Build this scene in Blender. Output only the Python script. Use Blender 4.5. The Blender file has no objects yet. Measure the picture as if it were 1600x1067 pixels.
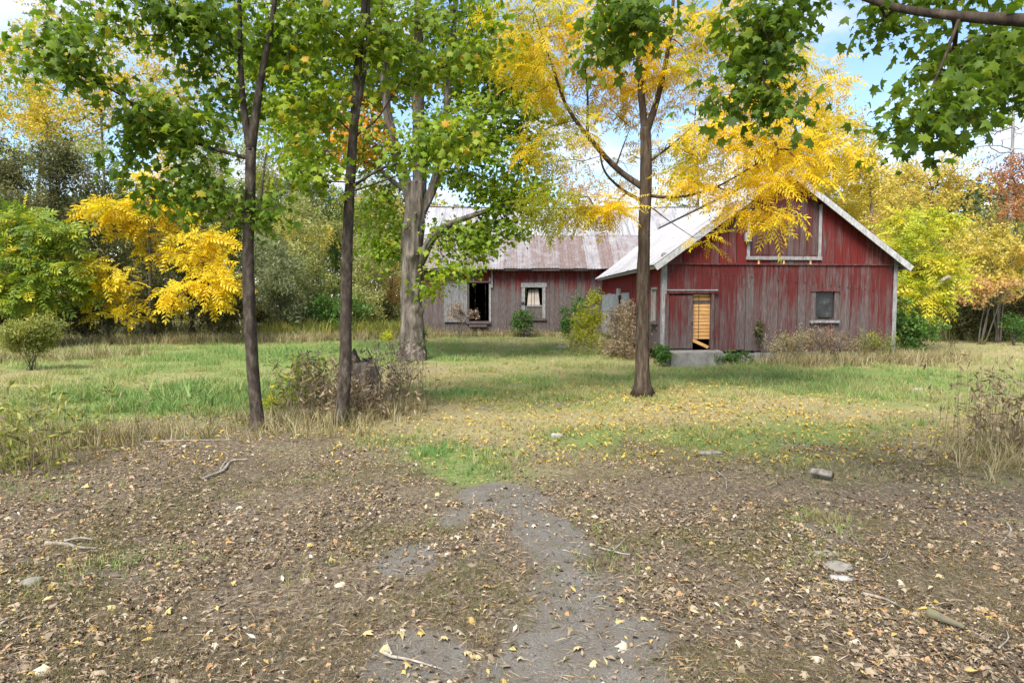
import bpy, math, random
import numpy as np
from mathutils import Vector, Matrix

RNG = np.random.default_rng(7)
random.seed(7)
scene = bpy.context.scene
COL = scene.collection
R = math.radians

# ------------------------------------------------------------------ camera
CAM_H, PITCH, FPX = 2.0, R(-3.57), 1067.0
cam = bpy.data.cameras.new('camera'); cam.lens = 24.0; cam.sensor_width = 36.0
cam.clip_start = 0.05; cam.clip_end = 3000
co = bpy.data.objects.new('camera', cam); COL.objects.link(co)
co.location = (0, 0, CAM_H); co.rotation_euler = (R(90) + PITCH, 0, 0)
scene.camera = co

# ------------------------------------------------------------------ sky, sun, exposure
SUN_EL, SUN_AZ = R(52), R(-152)          # azimuth from +Y, clockwise seen from above
w = bpy.data.worlds.new('World'); scene.world = w; w.use_nodes = True
nt = w.node_tree; nt.nodes.clear()
def wn(t): return nt.nodes.new(t)
out = wn('ShaderNodeOutputWorld'); bg = wn('ShaderNodeBackground'); bg.inputs[1].default_value = 0.105
sky = wn('ShaderNodeTexSky'); sky.sky_type = 'NISHITA'; sky.sun_disc = False
sky.sun_elevation = SUN_EL; sky.sun_rotation = SUN_AZ; sky.air_density = 1.0; sky.dust_density = 0.6; sky.ozone_density = 3.0
tc = wn('ShaderNodeTexCoord'); sep = wn('ShaderNodeSeparateXYZ'); nt.links.new(tc.outputs['Generated'], sep.inputs[0])
def wmath(op, a, b):
    m = wn('ShaderNodeMath'); m.operation = op
    for i, v in enumerate((a, b)):
        if isinstance(v, (int, float)): m.inputs[i].default_value = v
        else: nt.links.new(v, m.inputs[i])
    return m.outputs[0]
zz = wmath('ADD', wmath('MAXIMUM', sep.outputs[2], 0.0), 0.22)
cmb = wn('ShaderNodeCombineXYZ')
nt.links.new(wmath('DIVIDE', sep.outputs[0], zz), cmb.inputs[0]); nt.links.new(wmath('DIVIDE', sep.outputs[1], zz), cmb.inputs[1])
cmb.inputs[2].default_value = 3.7
cn = wn('ShaderNodeTexNoise'); cn.inputs['Scale'].default_value = 1.35; cn.inputs['Detail'].default_value = 9; cn.inputs['Roughness'].default_value = 0.56
nt.links.new(cmb.outputs[0], cn.inputs['Vector'])
cr = wn('ShaderNodeValToRGB'); cr.color_ramp.elements[0].position = 0.47; cr.color_ramp.elements[1].position = 0.62
nt.links.new(cn.outputs['Fac'], cr.inputs[0])
mx = wn('ShaderNodeMix'); mx.data_type = 'RGBA'
nt.links.new(cr.outputs[0], mx.inputs['Factor']); nt.links.new(sky.outputs[0], mx.inputs['A']); mx.inputs['B'].default_value = (3.9, 4.0, 4.3, 1)
nt.links.new(mx.outputs['Result'], bg.inputs[0]); nt.links.new(bg.outputs[0], out.inputs[0])

sl = bpy.data.lights.new('sun', 'SUN'); sl.energy = 3.2; sl.angle = R(30); sl.color = (1.0, 0.95, 0.87)
so = bpy.data.objects.new('sun', sl); COL.objects.link(so); so.location = (-20, -20, 30)
sd = Vector((math.sin(SUN_AZ) * math.cos(SUN_EL), math.cos(SUN_AZ) * math.cos(SUN_EL), math.sin(SUN_EL)))
so.rotation_euler = (-sd).to_track_quat('-Z', 'Y').to_euler()
scene.view_settings.view_transform = 'Standard'; scene.view_settings.look = 'None'
scene.view_settings.exposure = 1.5; scene.view_settings.gamma = 1.0
scene.render.engine = 'CYCLES'
scene.cycles.max_bounces = 5; scene.cycles.diffuse_bounces = 3; scene.cycles.transmission_bounces = 3; scene.cycles.glossy_bounces = 2
scene.cycles.use_denoising = True

# ------------------------------------------------------------------ numeric helpers
CP, SP = math.cos(PITCH), math.sin(PITCH)
def ray(px, py):
    a, b = (px - 800.0) / FPX, -(py - 533.5) / FPX
    return np.array([a, CP - b * SP, SP + b * CP])
def P(px, py, Y):
    """point on the sight line through a photo pixel at distance Y along the ground"""
    d = ray(px, py); return np.array([0, 0, CAM_H]) + d * (Y / d[1])
def project(p):
    p = np.asarray(p, float); q = p - np.array([0, 0, CAM_H])
    f = q[..., 1] * CP + q[..., 2] * SP; u = -q[..., 1] * SP + q[..., 2] * CP
    f = np.where(np.abs(f) < 1e-6, 1e-6, f)
    return 800 + FPX * q[..., 0] / f, 533.5 - FPX * u / f, f
def _h(ix, iy, s):
    n = (ix * 374761393 + iy * 668265263 + s * 1442695041) & 0xffffffff
    n = ((n ^ (n >> 13)) * 1274126177) & 0xffffffff
    return ((n ^ (n >> 16)) & 0xffff) / 65535.0
def vnoise(x, y, s=0):
    x = np.asarray(x, float); y = np.asarray(y, float)
    ix = np.floor(x).astype(np.int64); iy = np.floor(y).astype(np.int64); fx = x - ix; fy = y - iy
    fx = fx * fx * (3 - 2 * fx); fy = fy * fy * (3 - 2 * fy)
    a = _h(ix, iy, s); b = _h(ix + 1, iy, s); c = _h(ix, iy + 1, s); d = _h(ix + 1, iy + 1, s)
    return (a * (1 - fx) + b * fx) * (1 - fy) + (c * (1 - fx) + d * fx) * fy
def fbm(x, y, s=0, o=4):
    t = 0; a = 0.5; n = 0
    for i in range(o):
        t = t + a * vnoise(x * 2 ** i, y * 2 ** i, s + i); n += a; a *= .5
    return t / n
def sstep(a, b, x):
    t = np.clip((x - a) / (b - a), 0, 1); return t * t * (3 - 2 * t)
def gz(x, y):
    x = np.asarray(x, float); y = np.asarray(y, float)
    near = 1 - sstep(14, 30, np.hypot(x, y))
    return (0.16 * (fbm(x * .22, y * .22, 5, 2) - .5) * sstep(2, 9, y) * (1 - sstep(24, 40, y))
            + near * (0.07 * (fbm(x * 1.1, y * 1.1, 9, 3) - .5) + .02 * (fbm(x * 5, y * 5, 19, 2) - .5)))
def G(px, py):
    d = ray(px, py); t = -CAM_H / d[2]; x, y = d[0] * t, d[1] * t
    for _ in range(3):
        t = (float(gz(x, y)) - CAM_H) / d[2]; x, y = d[0] * t, d[1] * t
    return np.array([x, y, float(gz(x, y))])

# ------------------------------------------------------------------ object helpers
def tag(o, label=None, cat=None, group=None, kind=None):
    if label: o['label'] = label
    if cat: o['category'] = cat
    if group: o['group'] = group
    if kind: o['kind'] = kind
    return o
def thing(name, label, cat, loc, group=None):
    o = bpy.data.objects.new(name, None); o.empty_display_size = .1
    COL.objects.link(o); o.location = [float(v) for v in loc]
    return tag(o, label, cat, group)
def root_loc(o):
    v = Vector((0, 0, 0))
    while o is not None:
        v = v + Vector(o.location); o = o.parent
    return np.array(v)
def mesh_np(name, V, F, attr=None):
    """V (n,3); F list of arrays of shape (m,k)"""
    me = bpy.data.meshes.new(name); V = np.ascontiguousarray(V, np.float32)
    if isinstance(F, np.ndarray): F = [F]
    me.vertices.add(len(V)); me.vertices.foreach_set('co', V.ravel())
    idx = np.concatenate([f.ravel() for f in F]).astype(np.int32)
    tot = np.concatenate([np.full(len(f), f.shape[1]) for f in F]).astype(np.int32)
    st = np.concatenate([[0], np.cumsum(tot)[:-1]]).astype(np.int32)
    me.loops.add(len(idx)); me.loops.foreach_set('vertex_index', idx)
    me.polygons.add(len(tot)); me.polygons.foreach_set('loop_start', st); me.polygons.foreach_set('loop_total', tot)
    for k, a in (attr or {}).items():
        at = me.attributes.new(k, 'FLOAT', 'POINT'); at.data.foreach_set('value', np.ascontiguousarray(a, np.float32))
    me.update(calc_edges=True)
    return me
def link(name, me, mat, parent=None, smooth=False):
    o = bpy.data.objects.new(name, me); COL.objects.link(o); o.parent = parent
    if mat and not me.materials: me.materials.append(mat)
    if smooth: me.polygons.foreach_set('use_smooth', np.ones(len(me.polygons), bool))
    return o
def obj(name, V, F, mat, parent=None, attr=None, smooth=False):
    V = np.asarray(V, float)
    if parent is not None: V = V - root_loc(parent)
    return link(name, mesh_np(name, V, F, attr), mat, parent, smooth)
class MB:
    def __init__(s): s.v = []; s.f = []
    def add(s, vs, fs):
        n = len(s.v); s.v += [tuple(map(float, v)) for v in vs]; s.f += [tuple(i + n for i in f) for f in fs]; return s
    def hexa(s, p):                       # 4 bottom points then 4 top points, same order
        return s.add(p, [(3, 2, 1, 0), (4, 5, 6, 7), (0, 1, 5, 4), (1, 2, 6, 5), (2, 3, 7, 6), (3, 0, 4, 7)])
    def box(s, a, b, f=None):
        (x0, y0, z0), (x1, y1, z1) = a, b
        p = [(x0, y0, z0), (x1, y0, z0), (x1, y1, z0), (x0, y1, z0), (x0, y0, z1), (x1, y0, z1), (x1, y1, z1), (x0, y1, z1)]
        return s.hexa([f(*q) for q in p] if f else p)
    def build(s, name, mat, parent=None, smooth=False):
        me = bpy.data.meshes.new(name)
        o = root_loc(parent) if parent is not None else np.zeros(3)
        me.from_pydata([tuple(np.array(v) - o) for v in s.v], [], s.f); me.update()
        return link(name, me, mat, parent, smooth)

# ------------------------------------------------------------------ materials
def newmat(name):
    m = bpy.data.materials.new(name); m.use_nodes = True; m.node_tree.nodes.clear(); return m
class N:
    def __init__(s, m): s.t = m.node_tree
    def n(s, t, **k):
        x = s.t.nodes.new(t)
        for a, b in k.items(): setattr(x, a, b)
        return x
    def l(s, a, b): s.t.links.new(a, b)
    def noise(s, scale, detail=4, rough=.55, vec=None, stretch=None):
        x = s.n('ShaderNodeTexNoise'); x.inputs['Scale'].default_value = scale; x.inputs['Detail'].default_value = detail; x.inputs['Roughness'].default_value = rough
        if vec is None: vec = s.n('ShaderNodeNewGeometry').outputs['Position']
        if stretch:
            mp = s.n('ShaderNodeMapping'); mp.inputs['Scale'].default_value = stretch; s.l(vec, mp.inputs[0]); vec = mp.outputs[0]
        s.l(vec, x.inputs['Vector']); return x.outputs['Fac']
    def ramp(s, fac, stops, interp='LINEAR'):
        r = s.n('ShaderNodeValToRGB'); r.color_ramp.interpolation = interp; e = r.color_ramp.elements
        while len(e) > 1: e.remove(e[-1])
        for i, (p, c) in enumerate(stops):
            q = e[0] if i == 0 else e.new(p); q.position = p
            if isinstance(c, (int, float)): c = (c, c, c)
            q.color = (*c, 1)
        s.l(fac, r.inputs[0]); return r.outputs[0]
    def mix(s, f, a, b, blend='MIX'):
        x = s.n('ShaderNodeMix', data_type='RGBA', blend_type=blend)
        for k, v in (('Factor', f), ('A', a), ('B', b)):
            if isinstance(v, (int, float)): x.inputs[k].default_value = v
            elif isinstance(v, tuple): x.inputs[k].default_value = (*v, 1)
            else: s.l(v, x.inputs[k])
        return x.outputs['Result']
    def math(s, op, a, b=0.0, clamp=False):
        x = s.n('ShaderNodeMath', operation=op, use_clamp=clamp)
        for i, v in enumerate((a, b)):
            if isinstance(v, (int, float)): x.inputs[i].default_value = v
            else: s.l(v, x.inputs[i])
        return x.outputs[0]
    def attr(s, name): return s.n('ShaderNodeAttribute', attribute_name=name).outputs['Fac']
    def bump(s, h, strength=.5, dist=.02):
        b = s.n('ShaderNodeBump'); b.inputs['Strength'].default_value = strength; b.inputs['Distance'].default_value = dist
        s.l(h, b.inputs['Height']); return b.outputs[0]
    def surf(s, col, rough=.8, normal=None, spec=.3, metal=0, transl=None):
        p = s.n('ShaderNodeBsdfPrincipled'); p.inputs['Specular IOR Level'].default_value = spec; p.inputs['Metallic'].default_value = metal
        if isinstance(rough, (int, float)): p.inputs['Roughness'].default_value = rough
        else: s.l(rough, p.inputs['Roughness'])
        if isinstance(col, tuple): p.inputs['Base Color'].default_value = (*col, 1)
        else: s.l(col, p.inputs['Base Color'])
        if normal is not None: s.l(normal, p.inputs['Normal'])
        res = p.outputs[0]
        if transl:
            f, tint = transl
            t = s.n('ShaderNodeBsdfTranslucent'); s.l(s.mix(1.0, col, tint, 'MULTIPLY'), t.inputs[0])
            mm = s.n('ShaderNodeMixShader'); mm.inputs[0].default_value = f; s.l(res, mm.inputs[1]); s.l(t.outputs[0], mm.inputs[2]); res = mm.outputs[0]
        o = s.n('ShaderNodeOutputMaterial'); s.l(res, o.inputs[0])
def leaf_mat(name, stops, transl=.4, rough=.55, spec=.35):
    m = newmat(name); n = N(m)
    c = n.ramp(n.attr('rnd'), stops)
    v = n.noise(9, 3); c = n.mix(.35, c, n.ramp(v, [(.3, .45), (.7, 1.0)]), 'MULTIPLY')
    n.surf(c, rough, None, spec, 0, (transl, (1.25, 1.25, .8))); return m
def bark_mat(name, c0, c1, c2, scale=14, stretch=(1, 1, .16), bump=.7, dist=.03):
    m = newmat(name); n = N(m)
    a = n.noise(scale, 8, .65, stretch=stretch); b = n.noise(1.3, 4)
    c = n.ramp(a, [(.3, c0), (.5, c1), (.72, c2)])
    c = n.mix(n.math('MULTIPLY', n.ramp(b, [(.45, 0), (.65, 1)]), .5), c, tuple(x * .75 for x in c1))
    n.surf(c, .9, n.bump(a, bump, dist), .15); return m
def plain_mat(name, stops, scale=4, rough=.85, bump=.3, stretch=None, dist=.01):
    m = newmat(name); n = N(m); a = n.noise(scale, 6, .6, stretch=stretch)
    n.surf(n.ramp(a, stops), rough, n.bump(a, bump, dist), .25); return m

M = {}
M['bark_slim'] = bark_mat('bark_slim', (.016, .012, .009), (.058, .045, .034), (.15, .122, .095), 15, (1, 1, .4), .8, .02)
M['bark_old'] = bark_mat('bark_old', (.03, .025, .02), (.12, .10, .082), (.26, .225, .19), 8, (1, 1, .16), 1.0, .06)
M['bark_walnut'] = bark_mat('bark_walnut', (.018, .012, .009), (.068, .049, .034), (.15, .115, .085), 15, (1, 1, .2), .8, .03)
M['bark_stump'] = bark_mat('bark_stump', (.03, .023, .018), (.11, .085, .065), (.24, .20, .16), 9, (1, 1, .15), 1.0, .05)
M['bark_far'] = bark_mat('bark_far', (.035, .03, .025), (.10, .085, .07), (.2, .18, .155), 5, (1, 1, .2), .3, .03)
M['bark_pale'] = bark_mat('bark_pale', (.14, .13, .12), (.26, .245, .235), (.38, .36, .35), 5, (1, 1, .2), .3, .03)
M['maple'] = leaf_mat('maple_leaf', [(0, (.075, .14, .012)), (.35, (.17, .27, .018)), (.75, (.29, .38, .026)), (.93, (.44, .42, .03)), (1, (.70, .32, .04))], .5)
M['maple_dark'] = leaf_mat('maple_leaf_dark', [(0, (.055, .11, .012)), (.5, (.125, .21, .018)), (.9, (.22, .30, .024)), (1, (.34, .36, .03))], .5)
M['maple_mid'] = leaf_mat('maple_leaf_mid', [(0, (.06, .12, .012)), (.45, (.13, .22, .018)), (.85, (.23, .32, .024)), (1, (.42, .33, .03))], .5)
M['walnut'] = leaf_mat('walnut_leaf', [(0, (.38, .38, .025)), (.25, (.62, .50, .022)), (.65, (.84, .60, .02)), (.9, (.88, .58, .03)), (1, (.62, .34, .05))], .5)
M['orange'] = leaf_mat('orange_leaf', [(0, (.45, .30, .04)), (.5, (.62, .28, .035)), (1, (.55, .17, .03))], .45)
M['sumac'] = leaf_mat('sumac_leaf', [(0, (.34, .36, .03)), (.3, (.66, .52, .025)), (.75, (.82, .60, .02)), (1, (.86, .56, .03))], .45)
M['sumac_green'] = leaf_mat('sumac_green_leaf', [(0, (.07, .14, .02)), (.5, (.20, .29, .03)), (.78, (.38, .43, .035)), (.92, (.70, .56, .03)), (1, (.78, .56, .03))], .4)
M['yellow_green'] = leaf_mat('yellow_green_leaf', [(0, (.17, .25, .025)), (.35, (.36, .41, .03)), (.75, (.56, .51, .035)), (1, (.66, .53, .04))], .42)
M['olive'] = leaf_mat('olive_leaf', [(0, (.16, .19, .055)), (.5, (.34, .36, .11)), (1, (.54, .52, .20))], .42)
M['grey_green'] = leaf_mat('grey_green_leaf', [(0, (.11, .13, .06)), (.5, (.22, .25, .12)), (1, (.36, .38, .20))], .4)
M['dark_green'] = leaf_mat('dark_green_leaf', [(0, (.045, .05, .015)), (.5, (.105, .11, .034)), (1, (.22, .21, .07))], .32)
M['bush_green'] = leaf_mat('bush_green_leaf', [(0, (.03, .08, .015)), (.6, (.075, .17, .025)), (1, (.15, .26, .04))], .35)
M['tan_yellow'] = leaf_mat('tan_yellow_leaf', [(0, (.36, .32, .06)), (.45, (.60, .49, .09)), (.8, (.70, .54, .12)), (1, (.64, .40, .13))], .42)
M['gold'] = leaf_mat('gold_leaf', [(0, (.38, .37, .05)), (.5, (.64, .51, .05)), (1, (.74, .53, .09))], .45)
M['rust'] = leaf_mat('rust_leaf', [(0, (.24, .10, .05)), (.5, (.42, .17, .08)), (1, (.52, .32, .12))], .4)
M['peach'] = leaf_mat('peach_leaf', [(0, (.40, .27, .10)), (.6, (.60, .38, .15)), (1, (.62, .32, .14))], .4)
M['dry_weed'] = leaf_mat('dry_weed', [(0, (.13, .09, .05)), (.5, (.27, .20, .12)), (1, (.45, .36, .25))], .25, .8, .1)
M['dry_straw'] = leaf_mat('dry_straw', [(0, (.16, .15, .06)), (.5, (.34, .28, .14)), (1, (.50, .43, .26))], .25, .8, .1)
M['dry_pink'] = leaf_mat('dry_pink_weed', [(0, (.16, .10, .075)), (.5, (.34, .23, .17)), (1, (.55, .44, .36))], .25, .8, .1)
M['goldenrod'] = leaf_mat('goldenrod_leaf', [(0, (.10, .13, .03)), (.5, (.24, .27, .055)), (1, (.42, .37, .08))], .35)
M['grass'] = leaf_mat('grass_blade', [(0, (.46, .39, .23)), (.3, (.42, .39, .17)), (.6, (.28, .35, .12)), (1, (.17, .30, .09))], .35, .7, .2)
M['sparse_grass'] = leaf_mat('sparse_grass', [(0, (.22, .18, .10)), (.35, (.19, .17, .07)), (.7, (.13, .16, .04)), (1, (.11, .18, .04))], .3, .8, .15)
M['litter'] = leaf_mat('leaf_litter', [(0, (.06, .044, .03)), (.22, (.155, .116, .078)), (.45, (.28, .215, .145)), (.68, (.45, .36, .25)), (.80, (.45, .25, .12)), (.9, (.52, .41, .11)), (1, (.62, .54, .43))], .15, .8, .2)
M['yellow_litter'] = leaf_mat('yellow_litter', [(0, (.30, .18, .06)), (.5, (.52, .34, .07)), (1, (.62, .46, .10))], .2, .75, .2)
M['twig'] = plain_mat('twig', [(.3, (.12, .10, .08)), (.7, (.36, .32, .27))], 12)
M['stick_pale'] = plain_mat('stick_pale', [(.3, (.14, .115, .09)), (.7, (.40, .36, .30))], 10)
M['stone'] = plain_mat('stone', [(.3, (.18, .17, .155)), (.7, (.40, .385, .36))], 14)
M['slab'] = plain_mat('slab_stone', [(.3, (.13, .115, .095)), (.7, (.28, .255, .215))], 10)
M['moss_log'] = plain_mat('moss_log', [(.35, (.08, .07, .055)), (.55, (.14, .125, .08)), (.7, (.12, .125, .04))], 9)
M['end_grain'] = plain_mat('end_grain', [(.3, (.03, .02, .015)), (.7, (.12, .08, .05))], 20)
M['concrete'] = plain_mat('concrete', [(.3, (.14, .13, .115)), (.7, (.27, .255, .23))], 5, .9, .4)
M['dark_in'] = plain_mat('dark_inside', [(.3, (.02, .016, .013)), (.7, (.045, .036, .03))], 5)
M['sheet'] = plain_mat('pale_sheet', [(.3, (.22, .19, .155)), (.7, (.38, .335, .28))], 3)
M['box_grey'] = plain_mat('grey_metal_box', [(.3, (.22, .22, .23)), (.7, (.32, .32, .33))], 8, .5)
M['iron'] = plain_mat('dark_iron', [(.3, (.02, .018, .016)), (.7, (.06, .045, .035))], 14, .7)
M['glass_dirty'] = None

def board_mat(name, red_lo, red_hi, zlo, zhi, red=(.20, .026, .020), bias=0.0, wash=.15):
    """red paint weathered to grey wood: worn streaks run down each board, the low ends are barest"""
    m = newmat(name); n = N(m)
    geo = n.n('ShaderNodeNewGeometry').outputs['Position']; oi = n.n('ShaderNodeObjectInfo').outputs['Random']
    sx = n.n('ShaderNodeSeparateXYZ'); n.l(geo, sx.inputs[0])
    off = n.n('ShaderNodeCombineXYZ'); n.l(n.math('MULTIPLY', oi, 37.0), off.inputs[2])
    va = n.n('ShaderNodeVectorMath', operation='ADD'); n.l(geo, va.inputs[0]); n.l(off.outputs[0], va.inputs[1])
    streak = n.noise(22, 6, .7, va.outputs[0], (1, 1, .06)); fine = n.noise(70, 4, .7, va.outputs[0], (1, 1, .05)); big = n.noise(.8, 3, .5)
    mr = n.n('ShaderNodeMapRange'); mr.inputs['From Min'].default_value = zlo; mr.inputs['From Max'].default_value = zhi
    mr.inputs['To Min'].default_value = red_lo; mr.inputs['To Max'].default_value = red_hi; n.l(sx.outputs[2], mr.inputs[0])
    k = n.math('ADD', mr.outputs[0], n.math('MULTIPLY', n.math('SUBTRACT', streak, .5), 1.9))
    k = n.math('ADD', k, n.math('MULTIPLY', n.math('SUBTRACT', n.noise(7, 4, .6, va.outputs[0], (1, 1, .1)), .5), 1.2))
    k = n.math('ADD', k, n.math('MULTIPLY', n.math('SUBTRACT', oi, .5), .38))
    k = n.math('ADD', k, n.math('ADD', n.math('MULTIPLY', n.math('SUBTRACT', big, .5), 1.1), bias))
    f = n.ramp(k, [(.25, 0), (.75, .95)])
    grey = n.ramp(fine, [(.25, (.03, .025, .023)), (.5, (.098, .083, .078)), (.78, (.27, .245, .235))])
    dull = n.mix(n.math('ADD', wash, n.math('MULTIPLY', oi, .35)), grey, (.085, .042, .040))
    redc = n.ramp(fine, [(.2, tuple(c * .55 for c in red)), (.55, red), (.9, tuple(c * 1.35 for c in red))])
    n.surf(n.mix(f, dull, redc), .85, n.bump(fine, .5, .006), .2); return m
M['board_low'] = board_mat('barn_board_low', .12, .74, .3, 3.1, (.098, .013, .012), 0.0, .25)
M['board_up'] = board_mat('barn_board_gable', .72, .92, 3.0, 5.5, (.125, .013, .011))
M['board_side'] = board_mat('barn_board_side', -.1, 1.35, .8, 2.7, (.20, .018, .015))
M['board_main'] = board_mat('main_barn_board', -.50, .95, 1.1, 3.6, (.13, .016, .014), 0.0, .02)
M['board_hay'] = board_mat('hay_door_board', .62, .62, 3.2, 5.2, (.075, .018, .016), 0.0, .4)
M['board_door'] = board_mat('door_board', .2, .55, .5, 2.1, (.10, .016, .014))
M['grey_wood'] = board_mat('grey_weathered_wood', -.6, -.6, 0, 5)
def whitewash(nm, f_):
    m = newmat(nm); n = N(m); a = n.noise(16, 6, .7, stretch=(1, 1, .3)); b = n.noise(60, 4, .6)
    c = n.ramp(a, [(.3, tuple(.17 * f_ * q for q in (1, .95, .92))), (.5, tuple(.36 * f_ * q for q in (1, .98, .97))), (.7, tuple(.52 * f_ * q for q in (1, .99, .99)))]); n.surf(c, .8, n.bump(b, .3, .004), .2); return m
M['trim'] = whitewash('worn_white_trim', 1.0); M['trim_grey'] = whitewash('worn_grey_trim', .62); M['door_grey'] = whitewash('grey_door_boards', .42)
def bare_wood():
    m = newmat('bare_pine'); n = N(m); oi = n.n('ShaderNodeObjectInfo').outputs['Random']
    a = n.noise(14, 6, .65, stretch=(.12, 1, 1)); c = n.ramp(a, [(.25, (.36, .17, .055)), (.55, (.60, .33, .12)), (.8, (.74, .48, .22))])
    c = n.mix(n.math('MULTIPLY', oi, .3), c, (.42, .22, .09)); n.surf(c, .7, None, .25); return m
M['pine'] = bare_wood()
def roof_mat(name, rust_amt, slope_y):
    m = newmat(name); n = N(m); oi = n.n('ShaderNodeObjectInfo').outputs['Random']
    st = n.noise(5.5, 6, .7, stretch=(1, .07, .07) if slope_y else (.07, 1, .07)); sp = n.noise(2.0, 6, .65)
    k = n.math('ADD', n.math('MULTIPLY', st, 1.0), n.math('MULTIPLY', sp, .55)); k = n.math('ADD', k, n.math('MULTIPLY', n.math('SUBTRACT', oi, .5), .22))
    k = n.math('ADD', k, rust_amt)
    f = n.ramp(k, [(.62, 0), (.92, 1)])
    gal = n.ramp(n.math('ADD', n.math('MULTIPLY', st, .7), n.math('MULTIPLY', n.noise(18, 4, .6), .3)), [(.36, (.10, .096, .10)), (.47, (.26, .255, .265)), (.60, (.42, .415, .43))])
    rust = n.ramp(n.noise(9, 5, .6), [(.3, (.10, .066, .056)), (.7, (.20, .148, .132))])
    n.surf(n.mix(f, gal, rust), .6, n.bump(sp, .25, .012), .35); return m
M['roof_rusty'] = roof_mat('rusty_roof_sheet', .04, True)
M['roof_pale'] = roof_mat('pale_roof_sheet', -.14, True)
M['roof_add'] = roof_mat('white_roof_sheet', -.24, False)
def plywood():
    m = newmat('grey_peeling_panel'); n = N(m); a = n.noise(9, 8, .75, stretch=(1, 1, .5)); b = n.noise(1.2, 3)
    c = n.ramp(a, [(.38, (.10, .10, .10)), (.48, (.26, .28, .29)), (.7, (.45, .48, .50))]); n.surf(c, .85, n.bump(a, .4, .008), .2); return m
M['ply'] = plywood()
def dusty_glass():
    m = newmat('dusty_glass'); n = N(m); a = n.noise(3.2, 5, .6)
    n.surf(n.ramp(a, [(.38, (.012, .012, .013)), (.6, (.03, .03, .031)), (.8, (.12, .12, .12))]), .25, None, .5); return m
M['glass_dirty'] = dusty_glass()

# ------------------------------------------------------------------ the ground: what grows and lies where
GREEN = [(-.55, 7.6, .5, .5, .6), (-1.5, 9.3, .7, .6, .5), (4.6, 8.6, 1.0, .5, .45), (-4.5, 9.6, .8, .5, .4), (-1.6, 24, 6, 5, .25), (-.70, 8.5, .8, .8, .95), (1.2, 9.7, .9, .8, .75), (-7.2, 13.3, 3.4, 2.6, 1.0), (-9, 25, 9, 8, .8), (9.5, 17, 8, 5, .55),
         (-1.2, 14, .9, 1, .6), (3.6, 9.4, 1.9, 1.1, .5), (0, 34.5, 6, 1.6, .45), (.5, 16.5, 3.5, 2.6, .35), (-3.2, 12.2, 1.1, 1.2, .5), (1.7, 5.3, .3, .12, .3), (5.5, 10.2, 2, 1, .35)]
def gmask(x, y):
    x = np.asarray(x, float); y = np.asarray(y, float)
    n1 = fbm(x * .7, y * .7, 31, 4) - .5; n2 = fbm(x * 2.3, y * 2.3, 41, 4) - .5
    edge = np.interp(x, [-12, -6, -3, -1.6, -.6, .6, 1.6, 3, 6, 12], [10.6, 10.6, 10.6, 9.2, 7.7, 7.9, 8.5, 8.0, 8.2, 8.4])
    litter = 1 - sstep(-2.2, 3.2, y + 3.2 * n1 + 2.6 * n2 - edge)
    brown = np.exp(-(((x + 2.6) / 1.5) ** 2 + ((y - 12.5) / 1.6) ** 2)) + .8 * np.exp(-(((x + 2.6) / 1.6) ** 2 + ((y - 19) / 3) ** 2))
    litter = np.clip(np.maximum(litter, .75 * brown * (.7 + n2)), 0, 1)
    g = .20 + .9 * n1 + .5 * n2
    for cx, cy, rx, ry, a in GREEN: g = g + a * np.exp(-1.3 * (((x - cx) / rx) ** 2 + ((y - cy) / ry) ** 2))
    g = np.clip(g - .5 * brown, 0, 1)
    litter = litter * (1 - .8 * sstep(.5, .95, g))
    p = np.zeros_like(x)
    for cx, cy, rx, ry in [(.42, 3.9, .46, 1.2), (-.02, 6.7, .52, .7), (-.80, 5.15, .30, .36), (.28, 5.6, .34, .8), (.35, 2.6, .7, 1.2), (-.5, 6.1, .25, .4), (-.55, 3.7, .3, .35)]:
        p = np.maximum(p, 1.25 - np.hypot((x - cx) / rx, (y - cy) / ry))
    p = sstep(.0, .65, p + 1.1 * n2 + .6 * n1)
    return p, litter, g
def axis(lo, hi, f0, f1, step, grow=1.22):
    a = list(np.arange(f0, f1 + 1e-6, step)); s = step; v = f1
    while v < hi: s *= grow; v += s; a.append(v)
    s = step; v = f0; b = []
    while v > lo: s *= grow; v -= s; b.append(v)
    return np.array(b[::-1] + a)
gx = axis(-900, 900, -9, 9, .11); gy = axis(-900, 1500, 2.6, 14, .095, 1.06)
XX, YY = np.meshgrid(gx, gy); nx, ny = len(gx), len(gy)
ii = (np.arange(ny - 1)[:, None] * nx + np.arange(nx - 1)[None]).ravel()
gp, gl, gg = gmask(XX.ravel(), YY.ravel())
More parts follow.
